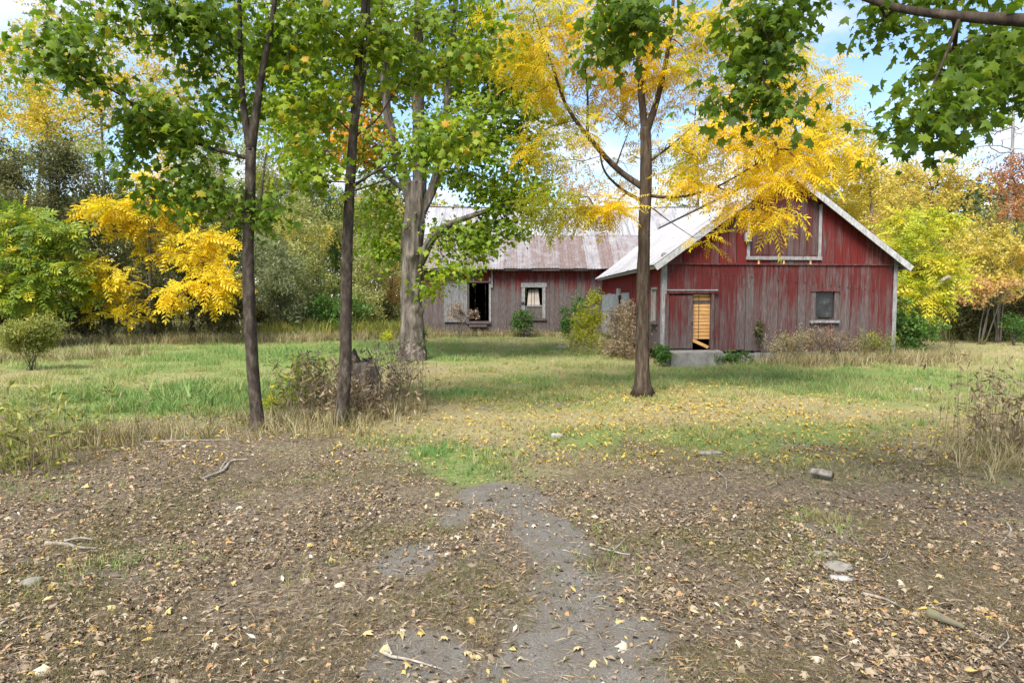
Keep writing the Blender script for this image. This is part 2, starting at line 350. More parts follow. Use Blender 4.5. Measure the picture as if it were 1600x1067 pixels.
def ground_mat():
    m = newmat('ground_soil'); n = N(m)
    p, l, g = n.attr('path'), n.attr('litter'), n.attr('green')
    f1 = n.noise(26, 8, .75); f2 = n.noise(3.1, 6, .6); f3 = n.noise(95, 4, .7); f4 = n.noise(38, 8, .85, stretch=(1, .5, 1))
    lit = n.ramp(f4, [(.33, (.02, .015, .010)), (.45, (.085, .065, .045)), (.55, (.19, .15, .105)), (.66, (.40, .33, .245))])
    lit = n.mix(n.math('MULTIPLY', n.ramp(f2, [(.42, 0), (.6, 1)]), .3), lit, (.085, .07, .052))
    lit = n.mix(n.math('MULTIPLY', n.ramp(f1, [(.55, 0), (.7, 1)]), .3), lit, (.13, .135, .05))
    dry = n.ramp(f1, [(.3, (.13, .11, .05)), (.5, (.26, .225, .11)), (.7, (.38, .33, .18))])
    grn = n.ramp(f1, [(.3, (.08, .11, .03)), (.55, (.17, .22, .065)), (.75, (.27, .31, .11))])
    gr = n.mix(n.ramp(n.math('ADD', g, n.math('MULTIPLY', n.math('SUBTRACT', f2, .5), .6)), [(.2, 0), (.7, 1)]), dry, grn)
    asph = n.ramp(f3, [(.3, (.075, .068, .06)), (.52, (.165, .152, .133)), (.75, (.31, .285, .245))])
    asph = n.mix(n.math('MULTIPLY', n.ramp(f2, [(.4, 0), (.62, 1)]), .6), asph, (.13, .108, .083))
    c = n.mix(l, gr, lit); c = n.mix(n.ramp(n.math('ADD', p, n.math('MULTIPLY', n.math('SUBTRACT', f1, .5), .7)), [(.35, 0), (.75, 1)]), c, asph)
    h = n.math('ADD', f4, f3); n.surf(c, .95, n.bump(h, .6, .02), .12); return m
gr = obj('ground', np.stack([XX.ravel(), YY.ravel(), gz(XX, YY).ravel()], 1), np.stack([ii, ii + 1, ii + nx + 1, ii + nx], 1), ground_mat(), None,
         {'path': gp, 'litter': gl, 'green': gg}, True)
tag(gr, 'leaf-strewn yard of bare soil, worn asphalt and patchy grass', None, None, 'structure')

# ------------------------------------------------------------------ leaf templates and scattering
def fan(outline, c): 
    V = [c] + outline; k = len(outline)
    return np.array(V, float), np.array([(0, i + 1, (i + 1) % k + 1) for i in range(k)])
def maple_t(curl=.12, detail=True, seed=0):
    r = np.random.default_rng(seed)
    half = [(.31, -.10), (.25, .11), (.59, .38), (.26, .48), (.27, .70), (.11, .67)] if detail else [(.50, .22), (.24, .55)]
    o = [(0, 0)] + half + [(0, 1)] + [(-x, y) for x, y in half[::-1]]
    o = [(x * r.uniform(.9, 1.1), y, 0) for x, y in o]
    V, F = fan(o, (0, .32, .03))
    V[:, 2] -= curl * (V[:, 0] ** 2 * 1.6 + V[:, 1] ** 2 * .7) + r.normal(0, .035, len(V)) * (np.abs(V[:, 0]) + .2)
    V[:, 1] -= .3
    return V, F
def blade_t(wd=.28, bend=.15, seed=0):                    # lance-shaped leaf, length 1
    r = np.random.default_rng(seed)
    V = np.array([(0, 0, 0), (wd * .5, .4, .03), (0, .45, -.02), (-wd * .5, .4, .03), (0, 1, -bend)], float); V[:, 2] += r.normal(0, .02, 5)
    return V, np.array([(0, 1, 2), (0, 2, 3), (1, 4, 2), (2, 4, 3)])
def quad_t(wd=.6, bend=.12, seed=0):
    r = np.random.default_rng(seed)
    V = np.array([(0, -.5, -bend), (wd * .5, 0, 0), (0, .5, -bend), (-wd * .5, .05, 0)], float); V[:, 2] += r.normal(0, .04, 4)
    return V, np.array([(0, 1, 2), (0, 2, 3)])
def pinnate_t(pairs=7, droop=.35, wd=.075, ll=.30, seed=0):   # compound leaf of length 1 with paired leaflets
    r = np.random.default_rng(seed); V = []; F = []
    def leaflet(b, d, L):
        d = d / np.linalg.norm(d); s = np.cross(d, (0, 0, 1)); s /= np.linalg.norm(s); n = len(V)
        V.extend([b, b + d * L * .45 + s * wd * .5, b + d * L + np.array([0, 0, -.06 * L / ll]), b + d * L * .45 - s * wd * .5]); F.extend([(n, n + 1, n + 2), (n, n + 2, n + 3)])
    pt = lambda t: np.array([0, t, -droop * t * t])
    for i in range(pairs):
        t = .18 + .78 * i / (pairs - 1); L = ll * (1 - .5 * abs(t - .5)) * r.uniform(.85, 1.1)
        for s in (-1, 1): leaflet(pt(t + .02 * s), np.array([s * .85, .5, -.18 - .5 * droop * t + r.normal(0, .08)]), L)
    leaflet(pt(1.0), np.array([0, 1, -droop * 1.5]), ll * .8)
    n = len(V)
    for t in (0, .5, 1.0): V.extend([pt(t) + (.009, 0, 0), pt(t) - (.009, 0, 0)])
    F.extend([(n, n + 2, n + 1), (n + 1, n + 2, n + 3), (n + 2, n + 4, n + 3), (n + 3, n + 4, n + 5)])
    return np.array(V, float), np.array(F)
def clump_t(k=5, seed=0, wd=.5, spread=.5, size=.42):          # a few small leaves together, about 1 across
    r = np.random.default_rng(seed); V = []; F = []
    for _ in range(k):
        q, f = quad_t(wd, .1, int(r.integers(999))); c = r.normal(0, spread * .45, 3); a = r.normal(0, 1, 3); a[2] += 1.0; a /= np.linalg.norm(a)
        h = np.cross(a, r.normal(0, 1, 3)); h /= np.linalg.norm(h); B = np.stack([np.cross(h, a), h, a], 1)
        F.append(f + len(V) * 4 if False else f + sum(len(v) for v in V)); V.append(q * size * r.uniform(.75, 1.25) @ B.T + c)
    return np.concatenate(V), np.concatenate(F)
def tuft_t(k=9, seed=0, w=.03, spread=.5, up=1.0, bendy=.5):     # grass tuft of height ~1
    r = np.random.default_rng(seed); V = []; F = []
    for _ in range(k):
        b = np.array([*r.normal(0, .16 * spread, 2), -.05]); d = np.array([*r.normal(0, .35 * spread, 2), up * r.uniform(.5, 1.0)]); a = r.uniform(0, 6.28)
        s = np.array([math.cos(a), math.sin(a), 0]) * w; m = b + d * .55; e = b + d + np.array([d[0] * bendy, d[1] * bendy, -.12 * bendy]); n = len(V)
        V.extend([b - s, b + s, m + s * .75, m - s * .75, e]); F.extend([(n, n + 1, n + 2), (n, n + 2, n + 3), (n + 3, n + 2, n + 4)])
    return np.array(V), np.array(F)
def frames(nrm, head):
    n = nrm / np.linalg.norm(nrm, axis=1, keepdims=True)
    h = head - n * np.sum(head * n, 1, keepdims=True); h /= np.linalg.norm(h, axis=1, keepdims=True) + 1e-9
    return np.stack([np.cross(h, n), h, n], 2)
def scatter_arrays(templates, pos, B, size, rnd, pick):
    VV = []; FF = []; AA = []; off = 0
    for k, (V, F) in enumerate(templates):
        s = pick == k; m = int(s.sum())
        if not m: continue
        v = np.einsum('nij,kj->nki', B[s], V) * size[s][:, None, None] + pos[s][:, None, :]
        VV.append(v.reshape(-1, 3)); AA.append(np.repeat(rnd[s], len(V)))
        FF.append((F[None] + (np.arange(m) * len(V))[:, None, None]).reshape(-1, 3) + off); off += m * len(V)
    return np.concatenate(VV), np.concatenate(FF), np.concatenate(AA)
def scatter(name, templates, pos, B, size, rnd, mat, parent=None, pick=None, kind='stuff'):
    if pick is None: pick = RNG.integers(0, len(templates), len(pos))
    V, F, A = scatter_arrays(templates, pos, B, size, rnd, pick)
    o = obj(name, V, F, mat, parent, {'rnd': A}); 
    if kind: o['kind'] = kind
    return o
T_MAPLE = [maple_t(.15 + .12 * i, True, i) for i in range(5)]
T_MAPLE_S = [maple_t(.12 + .1 * i, False, i) for i in range(4)]
T_PIN = [pinnate_t(5 + i % 3, .15 + .13 * i, .075, .27 + .03 * (i % 3), i) for i in range(6)]
T_PIN_S = [pinnate_t(5, .2 + .15 * i, .13, .36, i) for i in range(3)]
T_LANCE = [blade_t(.26, .1 + .08 * i, i) for i in range(4)]
T_CLUMP = [clump_t(5, i) for i in range(6)]
T_CLUMP_N = [clump_t(6, 20 + i, .28, .55, .46) for i in range(6)]
T_TUFT = [tuft_t(6, i, .036) for i in range(6)]
T_TALL = [tuft_t(9, 30 + i, .014, .55, 1.0, .6) for i in range(6)]
T_LITTER = [maple_t(.5 + .25 * i, True, 50 + i) for i in range(4)] + [blade_t(.34, .25 * i, 60 + i) for i in range(4)] + [quad_t(.5, .2 + .1 * i, 70 + i) for i in range(3)]
T_NEEDLE = [(np.array([(-.014, -.5, 0), (.014, -.5, 0), (.0, .5, .0), (-.016, .05, .05)], float), np.array([(0, 1, 2), (0, 2, 3)])),
            (np.array([(.0, -.5, 0), (.045, .0, .05), (.0, .5, .02), (.018, .0, .05)], float), np.array([(0, 1, 3), (3, 1, 2)]))]

# ------------------------------------------------------------------ tubes and trees
def catmull(pts, per):
    p = np.asarray(pts, float); q = np.vstack([2 * p[0] - p[1], p, 2 * p[-1] - p[-2]]); o = []
    for i in range(1, len(q) - 2):
        t = np.linspace(0, 1, per, endpoint=False)[:, None]
        o.append(.5 * (2 * q[i] + (q[i + 1] - q[i - 1]) * t + (2 * q[i - 1] - 5 * q[i] + 4 * q[i + 1] - q[i + 2]) * t ** 2 + (3 * q[i] - q[i - 1] - 3 * q[i + 1] + q[i + 2]) * t ** 3))
    return np.vstack(o + [p[-1:]])
def tube(path, rad, sides=10, lump=0.0, seed=0, flare=0.0, cap=True, ridge=0.0, burls=()):
    p = np.asarray(path, float); n = len(p); t = np.gradient(p, axis=0); t /= np.linalg.norm(t, axis=1, keepdims=True) + 1e-9
    a = np.array([1.0, 0, 0]) if abs(t[0][0]) < .8 else np.array([0, 1.0, 0]); V = []
    L = np.concatenate([[0], np.cumsum(np.linalg.norm(np.diff(p, axis=0), axis=1))]); th = np.linspace(0, 2 * np.pi, sides, endpoint=False)
    for i in range(n):
        a = a - t[i] * a.dot(t[i]); a /= np.linalg.norm(a); b = np.cross(t[i], a); r = np.full(sides, rad[i], float)
        if lump:
            r *= 1 + lump * (vnoise(np.cos(th) * 1.3 + 9 + seed, np.sin(th) * 1.3 + L[i] * 1.6, seed) - .5) * 2 + lump * .7 * (vnoise(np.cos(th) * 3 + 5, np.sin(th) * 3 + L[i] * 4.5, seed + 3) - .5)
        if flare: r *= 1 + flare * math.exp(-L[i] / (rad[0] * 1.5)) * (.6 + .8 * vnoise(np.cos(th) * 1.6 + 3, np.sin(th) * 1.6 + 3, seed + 8))
        if ridge: r *= 1 + ridge * (vnoise(th * 4.2 + 50 + 1.3 * vnoise(th * 0 + L[i] * .8, th, 5), th * 0 + L[i] * .9, seed + 21) - .5) * 2 * np.where(th > 5.9, .3, 1)
        for bp, br, ba in burls: r += ba * np.exp(-np.sum((p[i] + np.cos(th)[:, None] * a * r[:, None] + np.sin(th)[:, None] * b * r[:, None] - bp) ** 2, 1) / br ** 2)
        V.append(p[i] + np.cos(th)[:, None] * a * r[:, None] + np.sin(th)[:, None] * b * r[:, None])
    V = np.vstack(V); i = np.arange(n - 1)[:, None] * sides; j = np.arange(sides)[None]; k = (j + 1) % sides
    F = np.stack([(i + j).ravel(), (i + k).ravel(), (i + sides + k).ravel(), (i + sides + j).ravel()], 1); Fs = [F]
    if cap: Fs.append((np.arange(sides) + (n - 1) * sides)[None]); Fs.append(np.arange(sides)[::-1][None])
    return V, Fs
def merge(parts):
    V = []; F = {}; o = 0
    for v, fs in parts:
        for f in (fs if isinstance(fs, list) else [fs]): F.setdefault(f.shape[1], []).append(f + o)
        V.append(v); o += len(v)
    return np.vstack(V), [np.vstack(f) for f in F.values()]
def edges_tube(A, Bp, ra, rb, sides=4):
    d = Bp - A; L = np.linalg.norm(d, axis=1, keepdims=True) + 1e-9; d = d / L
    ref = np.where(np.abs(d[:, 2:3]) > .9, np.array([[1.0, 0, 0]]), np.array([[0, 0, 1.0]])); u = np.cross(d, ref); u /= np.linalg.norm(u, axis=1, keepdims=True); v = np.cross(d, u)
    th = np.linspace(0, 2 * np.pi, sides, endpoint=False); c = np.cos(th)[None, :, None]; s = np.sin(th)[None, :, None]
    ring = u[:, None] * c + v[:, None] * s
    V = np.concatenate([A[:, None] + ring * ra[:, None, None], Bp[:, None] + ring * rb[:, None, None]], 1); n = len(A)
    j = np.arange(sides); k = (j + 1) % sides; f = np.stack([j, k, k + sides, j + sides], 1)
    return V.reshape(-1, 3), (f[None] + (np.arange(n) * 2 * sides)[:, None, None]).reshape(-1, 4)
def blob_points(blobs, r):
    o = []
    for (c, rad, n) in blobs:
        d = r.normal(0, 1, (n, 3)); d /= np.linalg.norm(d, axis=1, keepdims=True); o.append(np.asarray(c) + d * (r.random((n, 1)) ** .45) * np.asarray(rad))
    return np.vstack(o)
def PB(px, py, Y, rx, ry, rd, n):
    """crown lump: centre on the sight line at distance Y, half-sizes given as seen, depth in metres"""
    return (P(px, py, Y), (rx / FPX * Y, rd, ry / FPX * Y), n)
def tree(name, label, limbs, blobs, leaf_t, leaf_mat_, bark, cl_r, lpc, lsize, seed, cat='tree', group=None, flat=.6, indiv=0, leaf_mode='spray',
         lump=.12, flare=.95, twig=.0035, sides=12, rnd_fn=None, bias=.25, base=None, up=1.0, minz=.25, wood='trunk', leafname='leaf', maxr=.5, ridge=0.0, burls=(), per=7):
    r = np.random.default_rng(seed)
    b0 = np.asarray(limbs[0][0][0] if base is None else base, float)
    root = thing(name, label, cat, (b0[0], b0[1], float(gz(b0[0], b0[1]))), group)
    parts = []; nodes = []; nrad = []
    for k, (pts, r0, r1) in enumerate(limbs):
        path = catmull(pts, per if k == 0 else 7); t = np.linspace(0, 1, len(path)); rad = r0 + (r1 - r0) * t ** .85
        if k == 0: path[0, 2] -= .08
        parts.append(tube(path, rad, sides if k == 0 else max(6, sides - 4), lump, seed + k, flare if k == 0 else 0, True, ridge, burls if k == 0 else ()))
        st = len(path) // 3 if k == 0 and len(limbs) == 1 else (len(path) // 2 if k == 0 else 1)
        nodes.append(path[st:]); nrad.append(rad[st:])
    obj(wood, *merge(parts), bark, root, None, True)
    nodes = np.vstack(nodes); nrad = np.concatenate(nrad); n0 = len(nodes); par = [-1] * n0; pl = list(np.zeros(n0)); pts = list(nodes)
    C = blob_points(blobs, r); C = C[C[:, 2] > minz]
    dmin = np.array([np.min(np.linalg.norm(nodes - c, axis=1)) for c in C]); tips = []; dirs = []
    for ci in np.argsort(dmin):
        c = C[ci]; arr = np.array(pts); d = np.linalg.norm(arr - c, axis=1) + bias * np.array(pl) + .6 * np.maximum(0, arr[:, 2] - c[2] - .2) * up
        q = int(np.argmin(d)); a = arr[q]; L = np.linalg.norm(c - a); mid = a + (c - a) * .45 + np.array([0, 0, .10 * L * up]) + r.normal(0, .06 * L, 3); prev = q
        for t in (.33, .67, 1.0):
            pt = (1 - t) ** 2 * a + 2 * t * (1 - t) * mid + t * t * c
            pts.append(pt); par.append(prev); pl.append(pl[prev] + L / 3); prev = len(pts) - 1
        tips.append(prev); dirs.append(c - a)
    pts = np.array(pts); par = np.array(par); load = np.zeros(len(pts)); load[tips] = 1
    for i in range(len(pts) - 1, n0 - 1, -1): load[par[i]] += load[i]
    rr = twig * np.maximum(load, 1) ** .5; rr[:n0] = np.minimum(rr[:n0], nrad); e = np.arange(n0, len(pts)); pr = np.minimum(rr[par[e]], rr[e] * 1.25)
    rr = np.minimum(rr, maxr)
    obj('branches', *edges_tube(pts[par[e]], pts[e], np.minimum(pr, maxr), rr[e] * .9, 5 if len(e) < 1500 else 3), bark, root, None, True)['kind'] = 'stuff'
    if lpc <= 0: return root
    tips = np.array(tips); T = pts[tips]; D = np.array(dirs); D /= np.linalg.norm(D, axis=1, keepdims=True) + 1e-9
    cnt = r.poisson(lpc, len(T)); ix = np.repeat(np.arange(len(T)), cnt); m = len(ix)
    g = r.normal(0, 1, (m, 3)); g /= np.linalg.norm(g, axis=1, keepdims=True); g *= (r.random((m, 1)) ** .5) * cl_r; g[:, 2] *= flat
    pos = T[ix] + g - D[ix] * (r.random((m, 1)) * cl_r * .8)
    rad = g + D[ix] * cl_r * .6 + r.normal(0, .25 * cl_r, (m, 3)); rad /= np.linalg.norm(rad, axis=1, keepdims=True)
    if leaf_mode == 'spray':
        nr = r.normal(0, .45, (m, 3)) + np.array([0, 0, 1.0]) + rad * .35; head = rad + np.array([0, 0, -.35])
    elif leaf_mode == 'pinnate':
        pos = T[ix] + g * .55; nr = r.normal(0, .45, (m, 3)) + np.array([0, -.2, .8]); head = rad * np.array([1, 1, .8]) + r.normal(0, .35, (m, 3)) + np.array([0, 0, -.15])
    elif leaf_mode == 'hang':
        nr = rad * np.array([.7, .7, .2]) + r.normal(0, .5, (m, 3)) + np.array([0, 0, .75]); head = rad * .7 + r.normal(0, .4, (m, 3)) + np.array([0, 0, -.7])
    else:
        nr = r.normal(0, 1, (m, 3)) + np.array([0, 0, .5]); head = r.normal(0, 1, (m, 3))
    B = frames(nr, head); size = lsize * r.uniform(.5, 1.3, m); base_r = np.clip(r.random(len(T))[ix] * .45 + r.random(m) * .6, 0, 1)
    rnd = base_r if rnd_fn is None else np.clip(rnd_fn(pos, base_r, r), 0, 1)
    ok = pos[:, 2] > .06; pos, B, size, rnd = pos[ok], B[ok], size[ok], rnd[ok]; m = len(pos); pick = r.integers(0, len(leaf_t), m); big = np.zeros(m, bool)
    if indiv:
        x, y, f = project(pos); inside = (x > 5) & (x < 1595) & (y > 5) & (y < 1060) & (f > .5); sc = np.where(inside, size / np.maximum(f, .5), 0) * np.abs(B[:, :, 2] @ np.array([0, .8, .6]))
        big[np.argsort(-sc)[:indiv]] = True
        cache = {}; rl = root_loc(root)
        for i in np.nonzero(big)[0]:
            key = (int(pick[i]), int(rnd[i] * 7.99))
            if key not in cache:
                V, F = leaf_t[key[0]]; cache[key] = mesh_np(leafname, V, F, {'rnd': np.full(len(V), (key[1] + .5) / 8)}); cache[key].materials.append(leaf_mat_)
            o = bpy.data.objects.new(leafname, cache[key]); COL.objects.link(o); o.parent = root
            mt = Matrix(B[i].tolist()).to_4x4() @ Matrix.Scale(float(size[i]), 4); mt.translation = Vector(pos[i] - rl); o.matrix_local = mt
    k = ~big
    scatter('crown', leaf_t, pos[k], B[k], size[k], rnd[k], leaf_mat_, root, pick[k])
    return root

# ------------------------------------------------------------------ barns
def uneven_edges(a, b, wdt, r, fixed=()):
    e = [a]
    while e[-1] < b - wdt * .6: e.append(e[-1] + wdt * r.uniform(.85, 1.15))
    e[-1] = b; e = np.array(e)
    for f in fixed:
        k = int(np.argmin(np.abs(e - f)))
        if 0 < k < len(e) - 1: e[k] = f
    return np.sort(e)
def boards(parent, edges, zb, zt, openings, f, v0, th, mat, r, gap=.007, ragged=.03, name='board'):
    for a, b in zip(edges[:-1], edges[1:]):
        gap = r.uniform(.003, .016); lo = zb + r.uniform(-ragged, ragged); segs = [(lo, None)]; mid = (a + b) / 2
        for (u0, u1, z0, z1) in openings:
            if u0 - .01 < mid < u1 + .01:
                ns = []
                for s0, s1 in segs:
                    if z0 > s0 + .04: ns.append((s0, z0))
                    ns.append((z1, s1))
                segs = ns
        for s0, s1 in segs:
            t0, t1 = (zt(a + gap / 2), zt(b - gap / 2)) if s1 is None else (s1, s1)
            if min(t0, t1) < s0 + .03: continue
            v = v0 - r.uniform(0, .012); x0, x1 = a + gap / 2, b - gap / 2; tl = r.uniform(-.006, .006)
            MB().hexa([f(x0 + tl, v, s0), f(x1 + tl, v, s0), f(x1 + tl, v + th, s0), f(x0 + tl, v + th, s0),
                       f(x0, v, t0), f(x1, v, t1), f(x1, v + th, t1), f(x0, v + th, t0)]).build(name, mat, parent)
def part_box(name, a, b, f, mat, parent): return MB().box(a, b, f).build(name, mat, parent)
def ribbed(u0, u1, s0, s1, place, ribs=5, h=.022, thick=.004):
    """roof sheet with raised ribs; place(u, s, n): u along the eave, s up the slope, n off the roof plane. s0 may be a function of u"""
    us = []; hs = []
    step = (u1 - u0) / ribs
    for i in range(ribs):
        c = u0 + step * i
        us += [c, c + step * .34, c + step * .46, c + step * .6]; hs += [0, 0, h, h]
    us.append(u1); hs.append(0); mb = MB(); n = len(us)
    vs = []
    for k in (0, 1):
        for u, q in zip(us, hs): vs.append(place(u, (s0(u) if callable(s0) else s0) if k == 0 else s1, q))
    mb.add(vs, [(i, i + 1, n + i + 1, n + i) for i in range(n - 1)])
    lo = [(vs[i][0], vs[i][1], vs[i][2] - .012) for i in range(n)]
    mb.add([vs[i] for i in range(n)] + lo, [(i, n + i, n + i + 1, i + 1) for i in range(n - 1)])
    return mb
rb = np.random.default_rng(3)

# --- main barn, broadside to the camera
MX0, MX1, MY0, MY1, MRY = -5.40, 12.4, 36.9, 47.4, 42.1
MEZ, MRZ, MEY = 3.62, 7.6, 36.35
msl = (MRZ - MEZ) / (MRY - MEY)
main = thing('barn', 'long weathered barn with rusty metal roof standing behind the trees', 'barn', (0, MY0, 0))
FM = lambda x, v, z: (x, MY0 + v, z)
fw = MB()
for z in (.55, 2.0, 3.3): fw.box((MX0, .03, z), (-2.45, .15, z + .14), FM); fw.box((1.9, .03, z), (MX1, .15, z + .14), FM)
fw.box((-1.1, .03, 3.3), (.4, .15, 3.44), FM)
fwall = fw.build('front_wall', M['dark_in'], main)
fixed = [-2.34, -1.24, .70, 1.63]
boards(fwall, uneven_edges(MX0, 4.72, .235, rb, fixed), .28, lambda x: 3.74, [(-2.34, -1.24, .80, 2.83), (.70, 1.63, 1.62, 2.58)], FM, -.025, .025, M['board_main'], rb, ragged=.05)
boards(fwall, np.linspace(4.72, MX1, 16), .1, lambda x: 3.74, [], FM, -.02, .02, M['board_main'], rb)
lw = MB().box((MX0 + .05, .1, .2), (MX0 + .15, MY1 - MY0 - .1, .4), FM).build('side_wall', M['dark_in'], main)
FL = lambda y, v, z: (MX0 + v, y, z)
boards(lw, np.linspace(MY0, MY1, 30), .2, lambda y: MEZ + .1 + msl * (min(y, 2 * MRY - y) - MEY) - .08, [], FL, -.025, .025, M['board_main'], rb)
rw = MB().box((MX1 - .15, .1, .2), (MX1 - .05, MY1 - MY0 - .1, .4), FM).build('side_wall', M['dark_in'], main)
FR = lambda y, v, z: (MX1 + v, y, z)
boards(rw, np.linspace(MY0, MY1, 16), .2, lambda y: MEZ + .1 + msl * (min(y, 2 * MRY - y) - MEY) - .08, [], FR, 0, .025, M['board_main'], rb)
bw = MB().box((MX0 + .2, MY1 - MY0 - .15, .3), (MX1 - .2, MY1 - MY0 - .05, .5), FM).build('back_wall', M['dark_in'], main)
boards(bw, np.linspace(MX0, MX1, 26), .1, lambda x: 3.74, [], FM, MY1 - MY0, .025, M['board_main'], rb, gap=.003)
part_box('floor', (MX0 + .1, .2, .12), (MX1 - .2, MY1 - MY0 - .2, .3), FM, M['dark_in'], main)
fnd = MB()
for k in range(14):
    x = MX0 + k * .75; fnd.box((x, .02 + rb.uniform(0, .02), -.1), (x + .72, .3, .30 + rb.uniform(-.05, .03)), FM)
fnd.build('foundation', M['concrete'], main)
# roof: two rows of sheets on the near slope
def sag(u): return .14 * math.sin(math.pi * min(max((u - MX0) / (MX1 - MX0), 0), 1)) + .05 * (float(vnoise(u * .45, 0, 3)) - .5)
rc = MB(); ru = np.linspace(MX0 - .2, MX1 + .2, 25)
for a, b in zip(ru[:-1], ru[1:]):
    rc.hexa([(a, MRY - .12, MRZ + .03 - sag(a)), (b, MRY - .12, MRZ + .03 - sag(b)), (b, MRY + .12, MRZ + .03 - sag(b)), (a, MRY + .12, MRZ + .03 - sag(a)),
             (a, MRY - .12, MRZ + .06 - sag(a)), (b, MRY - .12, MRZ + .06 - sag(b)), (b, MRY + .12, MRZ + .06 - sag(b)), (a, MRY + .12, MRZ + .06 - sag(a))])
roof = rc.build('roof', M['roof_pale'], main)
nrm = np.array([0, -msl, 1]) / math.hypot(msl, 1)
def place_main(u, s, n):
    p = np.array([u, MEY + s * (MRY - MEY), MEZ + s * (MRZ - MEZ) - s * sag(u)]) + nrm * n; return tuple(p)
sheet_e = np.arange(MX0 - .25, MX1 + .3, .74)
for a, b in zip(sheet_e[:-1], sheet_e[1:]):
    j = rb.uniform(-.006, .006)
    ribbed(a, b + .03, rb.uniform(-.012, .006), .535, lambda u, s, n: place_main(u, s, n + .0 + j * .3)).build('roof_sheet', M['roof_rusty'], roof)
    ribbed(a, b + .03, .512 + rb.uniform(-.006, .006), 1.0, lambda u, s, n: place_main(u, s, n + .022 + j * .3)).build('roof_sheet', M['roof_pale'], roof)
for a, b in zip(sheet_e[:-1:2], sheet_e[2::2]):
    MB().hexa([(a, 2 * MRY - MEY, MEZ - .03), (b + .02, 2 * MRY - MEY, MEZ - .03), (b + .02, MRY, MRZ - .23), (a, MRY, MRZ - .23),
               (a, 2 * MRY - MEY, MEZ), (b + .02, 2 * MRY - MEY, MEZ), (b + .02, MRY, MRZ - .2), (a, MRY, MRZ - .2)]).build('roof_sheet', M['roof_rusty'], roof)
MB().hexa([(MX0 - .2, MEY + .08, MEZ - .05), (4.6, MEY + .08, MEZ - .05), (4.6, MRY, MRZ - .30), (MX0 - .2, MRY, MRZ - .30),
           (MX0 - .2, MEY + .08, MEZ - .012), (4.6, MEY + .08, MEZ - .012), (4.6, MRY, MRZ - .26), (MX0 - .2, MRY, MRZ - .26)]).build('roof_deck', M['dark_in'], roof)
part_box('fascia', (MX0 - .1, -.50, MEZ - .13), (4.55, -.46, MEZ - .022), FM, M['grey_wood'], roof)
# door opening, its slid-aside leaf and the small window
dl = part_box('sliding_door', (-3.66, -.105, .74), (-2.40, -.075, 2.86), FM, M['door_grey'], main)
for k in range(6): part_box('board', (-3.655 + k * .21, -.125 - .004 * (k % 2), .75), (-3.65 + k * .21 + .20, -.106, 2.85), FM, M['door_grey'], dl)
part_box('door_rail', (-3.9, -.14, 2.87), (-1.1, -.04, 2.95), FM, M['grey_wood'], main)
df = part_box('door_frame', (-1.24, -.08, .70), (-1.13, .05, 3.15), FM, M['trim_grey'], main)
part_box('jamb', (-2.39, -.07, .74), (-2.31, .05, 2.86), FM, M['grey_wood'], df)
part_box('sill', (-2.45, -.16, .66), (-1.15, .04, .77), FM, M['grey_wood'], df)
part_box('step', (-2.30, -.34, .50), (-1.35, -.03, .60), FM, M['grey_wood'], main)
wf = part_box('window', (.48, -.085, 2.62), (1.86, -.03, 2.86), FM, M['trim_grey'], main)
part_box('jamb', (.52, -.07, 1.05), (.70, .02, 2.615), FM, M['trim_grey'], wf)
part_box('jamb', (1.63, -.07, .95), (1.80, .02, 2.615), FM, M['trim_grey'], wf)
part_box('sill', (.80, -.09, 1.58), (1.60, .02, 1.66), FM, M['trim_grey'], wf)
part_box('sill', (.46, -.13, .84), (1.85, -.02, .92), FM, M['grey_wood'], wf)
MB().hexa([FM(.82, -.02, 1.67), FM(1.50, -.035, 1.67), FM(1.50, .0, 1.67), FM(.82, .01, 1.67), FM(.90, .22, 2.50), FM(1.42, .20, 2.53), FM(1.42, .23, 2.53), FM(.90, .25, 2.50)]).build('sash_panel', M['sheet'], wf)
for x in (1.02, 1.18): MB().hexa([FM(x, -.05, 1.67), FM(x + .03, -.05, 1.67), FM(x + .03, -.03, 1.67), FM(x, -.03, 1.67), FM(x + .02, .19, 2.5), FM(x + .05, .19, 2.5), FM(x + .05, .21, 2.5), FM(x + .02, .21, 2.5)]).build('sash_rib', M['grey_wood'], wf)
part_box('lower_panel', (.705, -.05, .95), (1.625, -.03, 1.575), FM, M['grey_wood'], wf)
part_box('latch', (.50, -.16, 1.75), (.66, -.08, 1.84), FM, M['iron'], wf)
part_box('drain_pipe', (-1.12, -.13, 2.6), (-1.04, -.06, 3.6), FM, M['trim_grey'], main)

# --- gabled red barn built on at a right angle
A2, B2 = np.array([4.75, 21.3]), np.array([12.25, 22.0]); WD = float(np.linalg.norm(B2 - A2)); UU = (B2 - A2) / WD; VV = np.array([.09, 15.6]); VV = VV / np.linalg.norm(VV)
def FA(u, v, z): q = A2 + UU * u + VV * v; return (q[0], q[1], z)
def FS(v, u, z): return FA(u, v, z)                                   # left side wall: runs along v, faces -u
RU, RZ, EZ = WD / 2, 6.02, 3.30; asl = (RZ - EZ) / RU; LEN = 15.5
red = thing('gabled_barn', 'red barn with plank gable, loft door and half-open doorway on the right', 'barn', FA(RU, 0, 0))
rtop = lambda u: EZ + asl * min(u, WD - u) - .03
g = MB()
for z in (.5, 2.3): g.box((1.65, .02, z), (WD - .02, .14, z + .14), FA)
g.box((.05, .02, 3.0), (WD - .05, .14, 3.2), FA)
gw = g.build('front_wall', M['dark_in'], red)
DOOR, WIN, HAY = (.92, 1.47, .40, 2.15), (4.85, 5.58, 1.36, 2.22), (2.66, 4.97, 3.36, 5.10)
lowe = uneven_edges(.0, WD, .285, rb, [.12, .92, 1.47, 4.85, 5.58])
boards(gw, lowe, .34, lambda u: 3.16, [DOOR, WIN], FA, -.025, .025, M['board_low'], rb, ragged=.06)
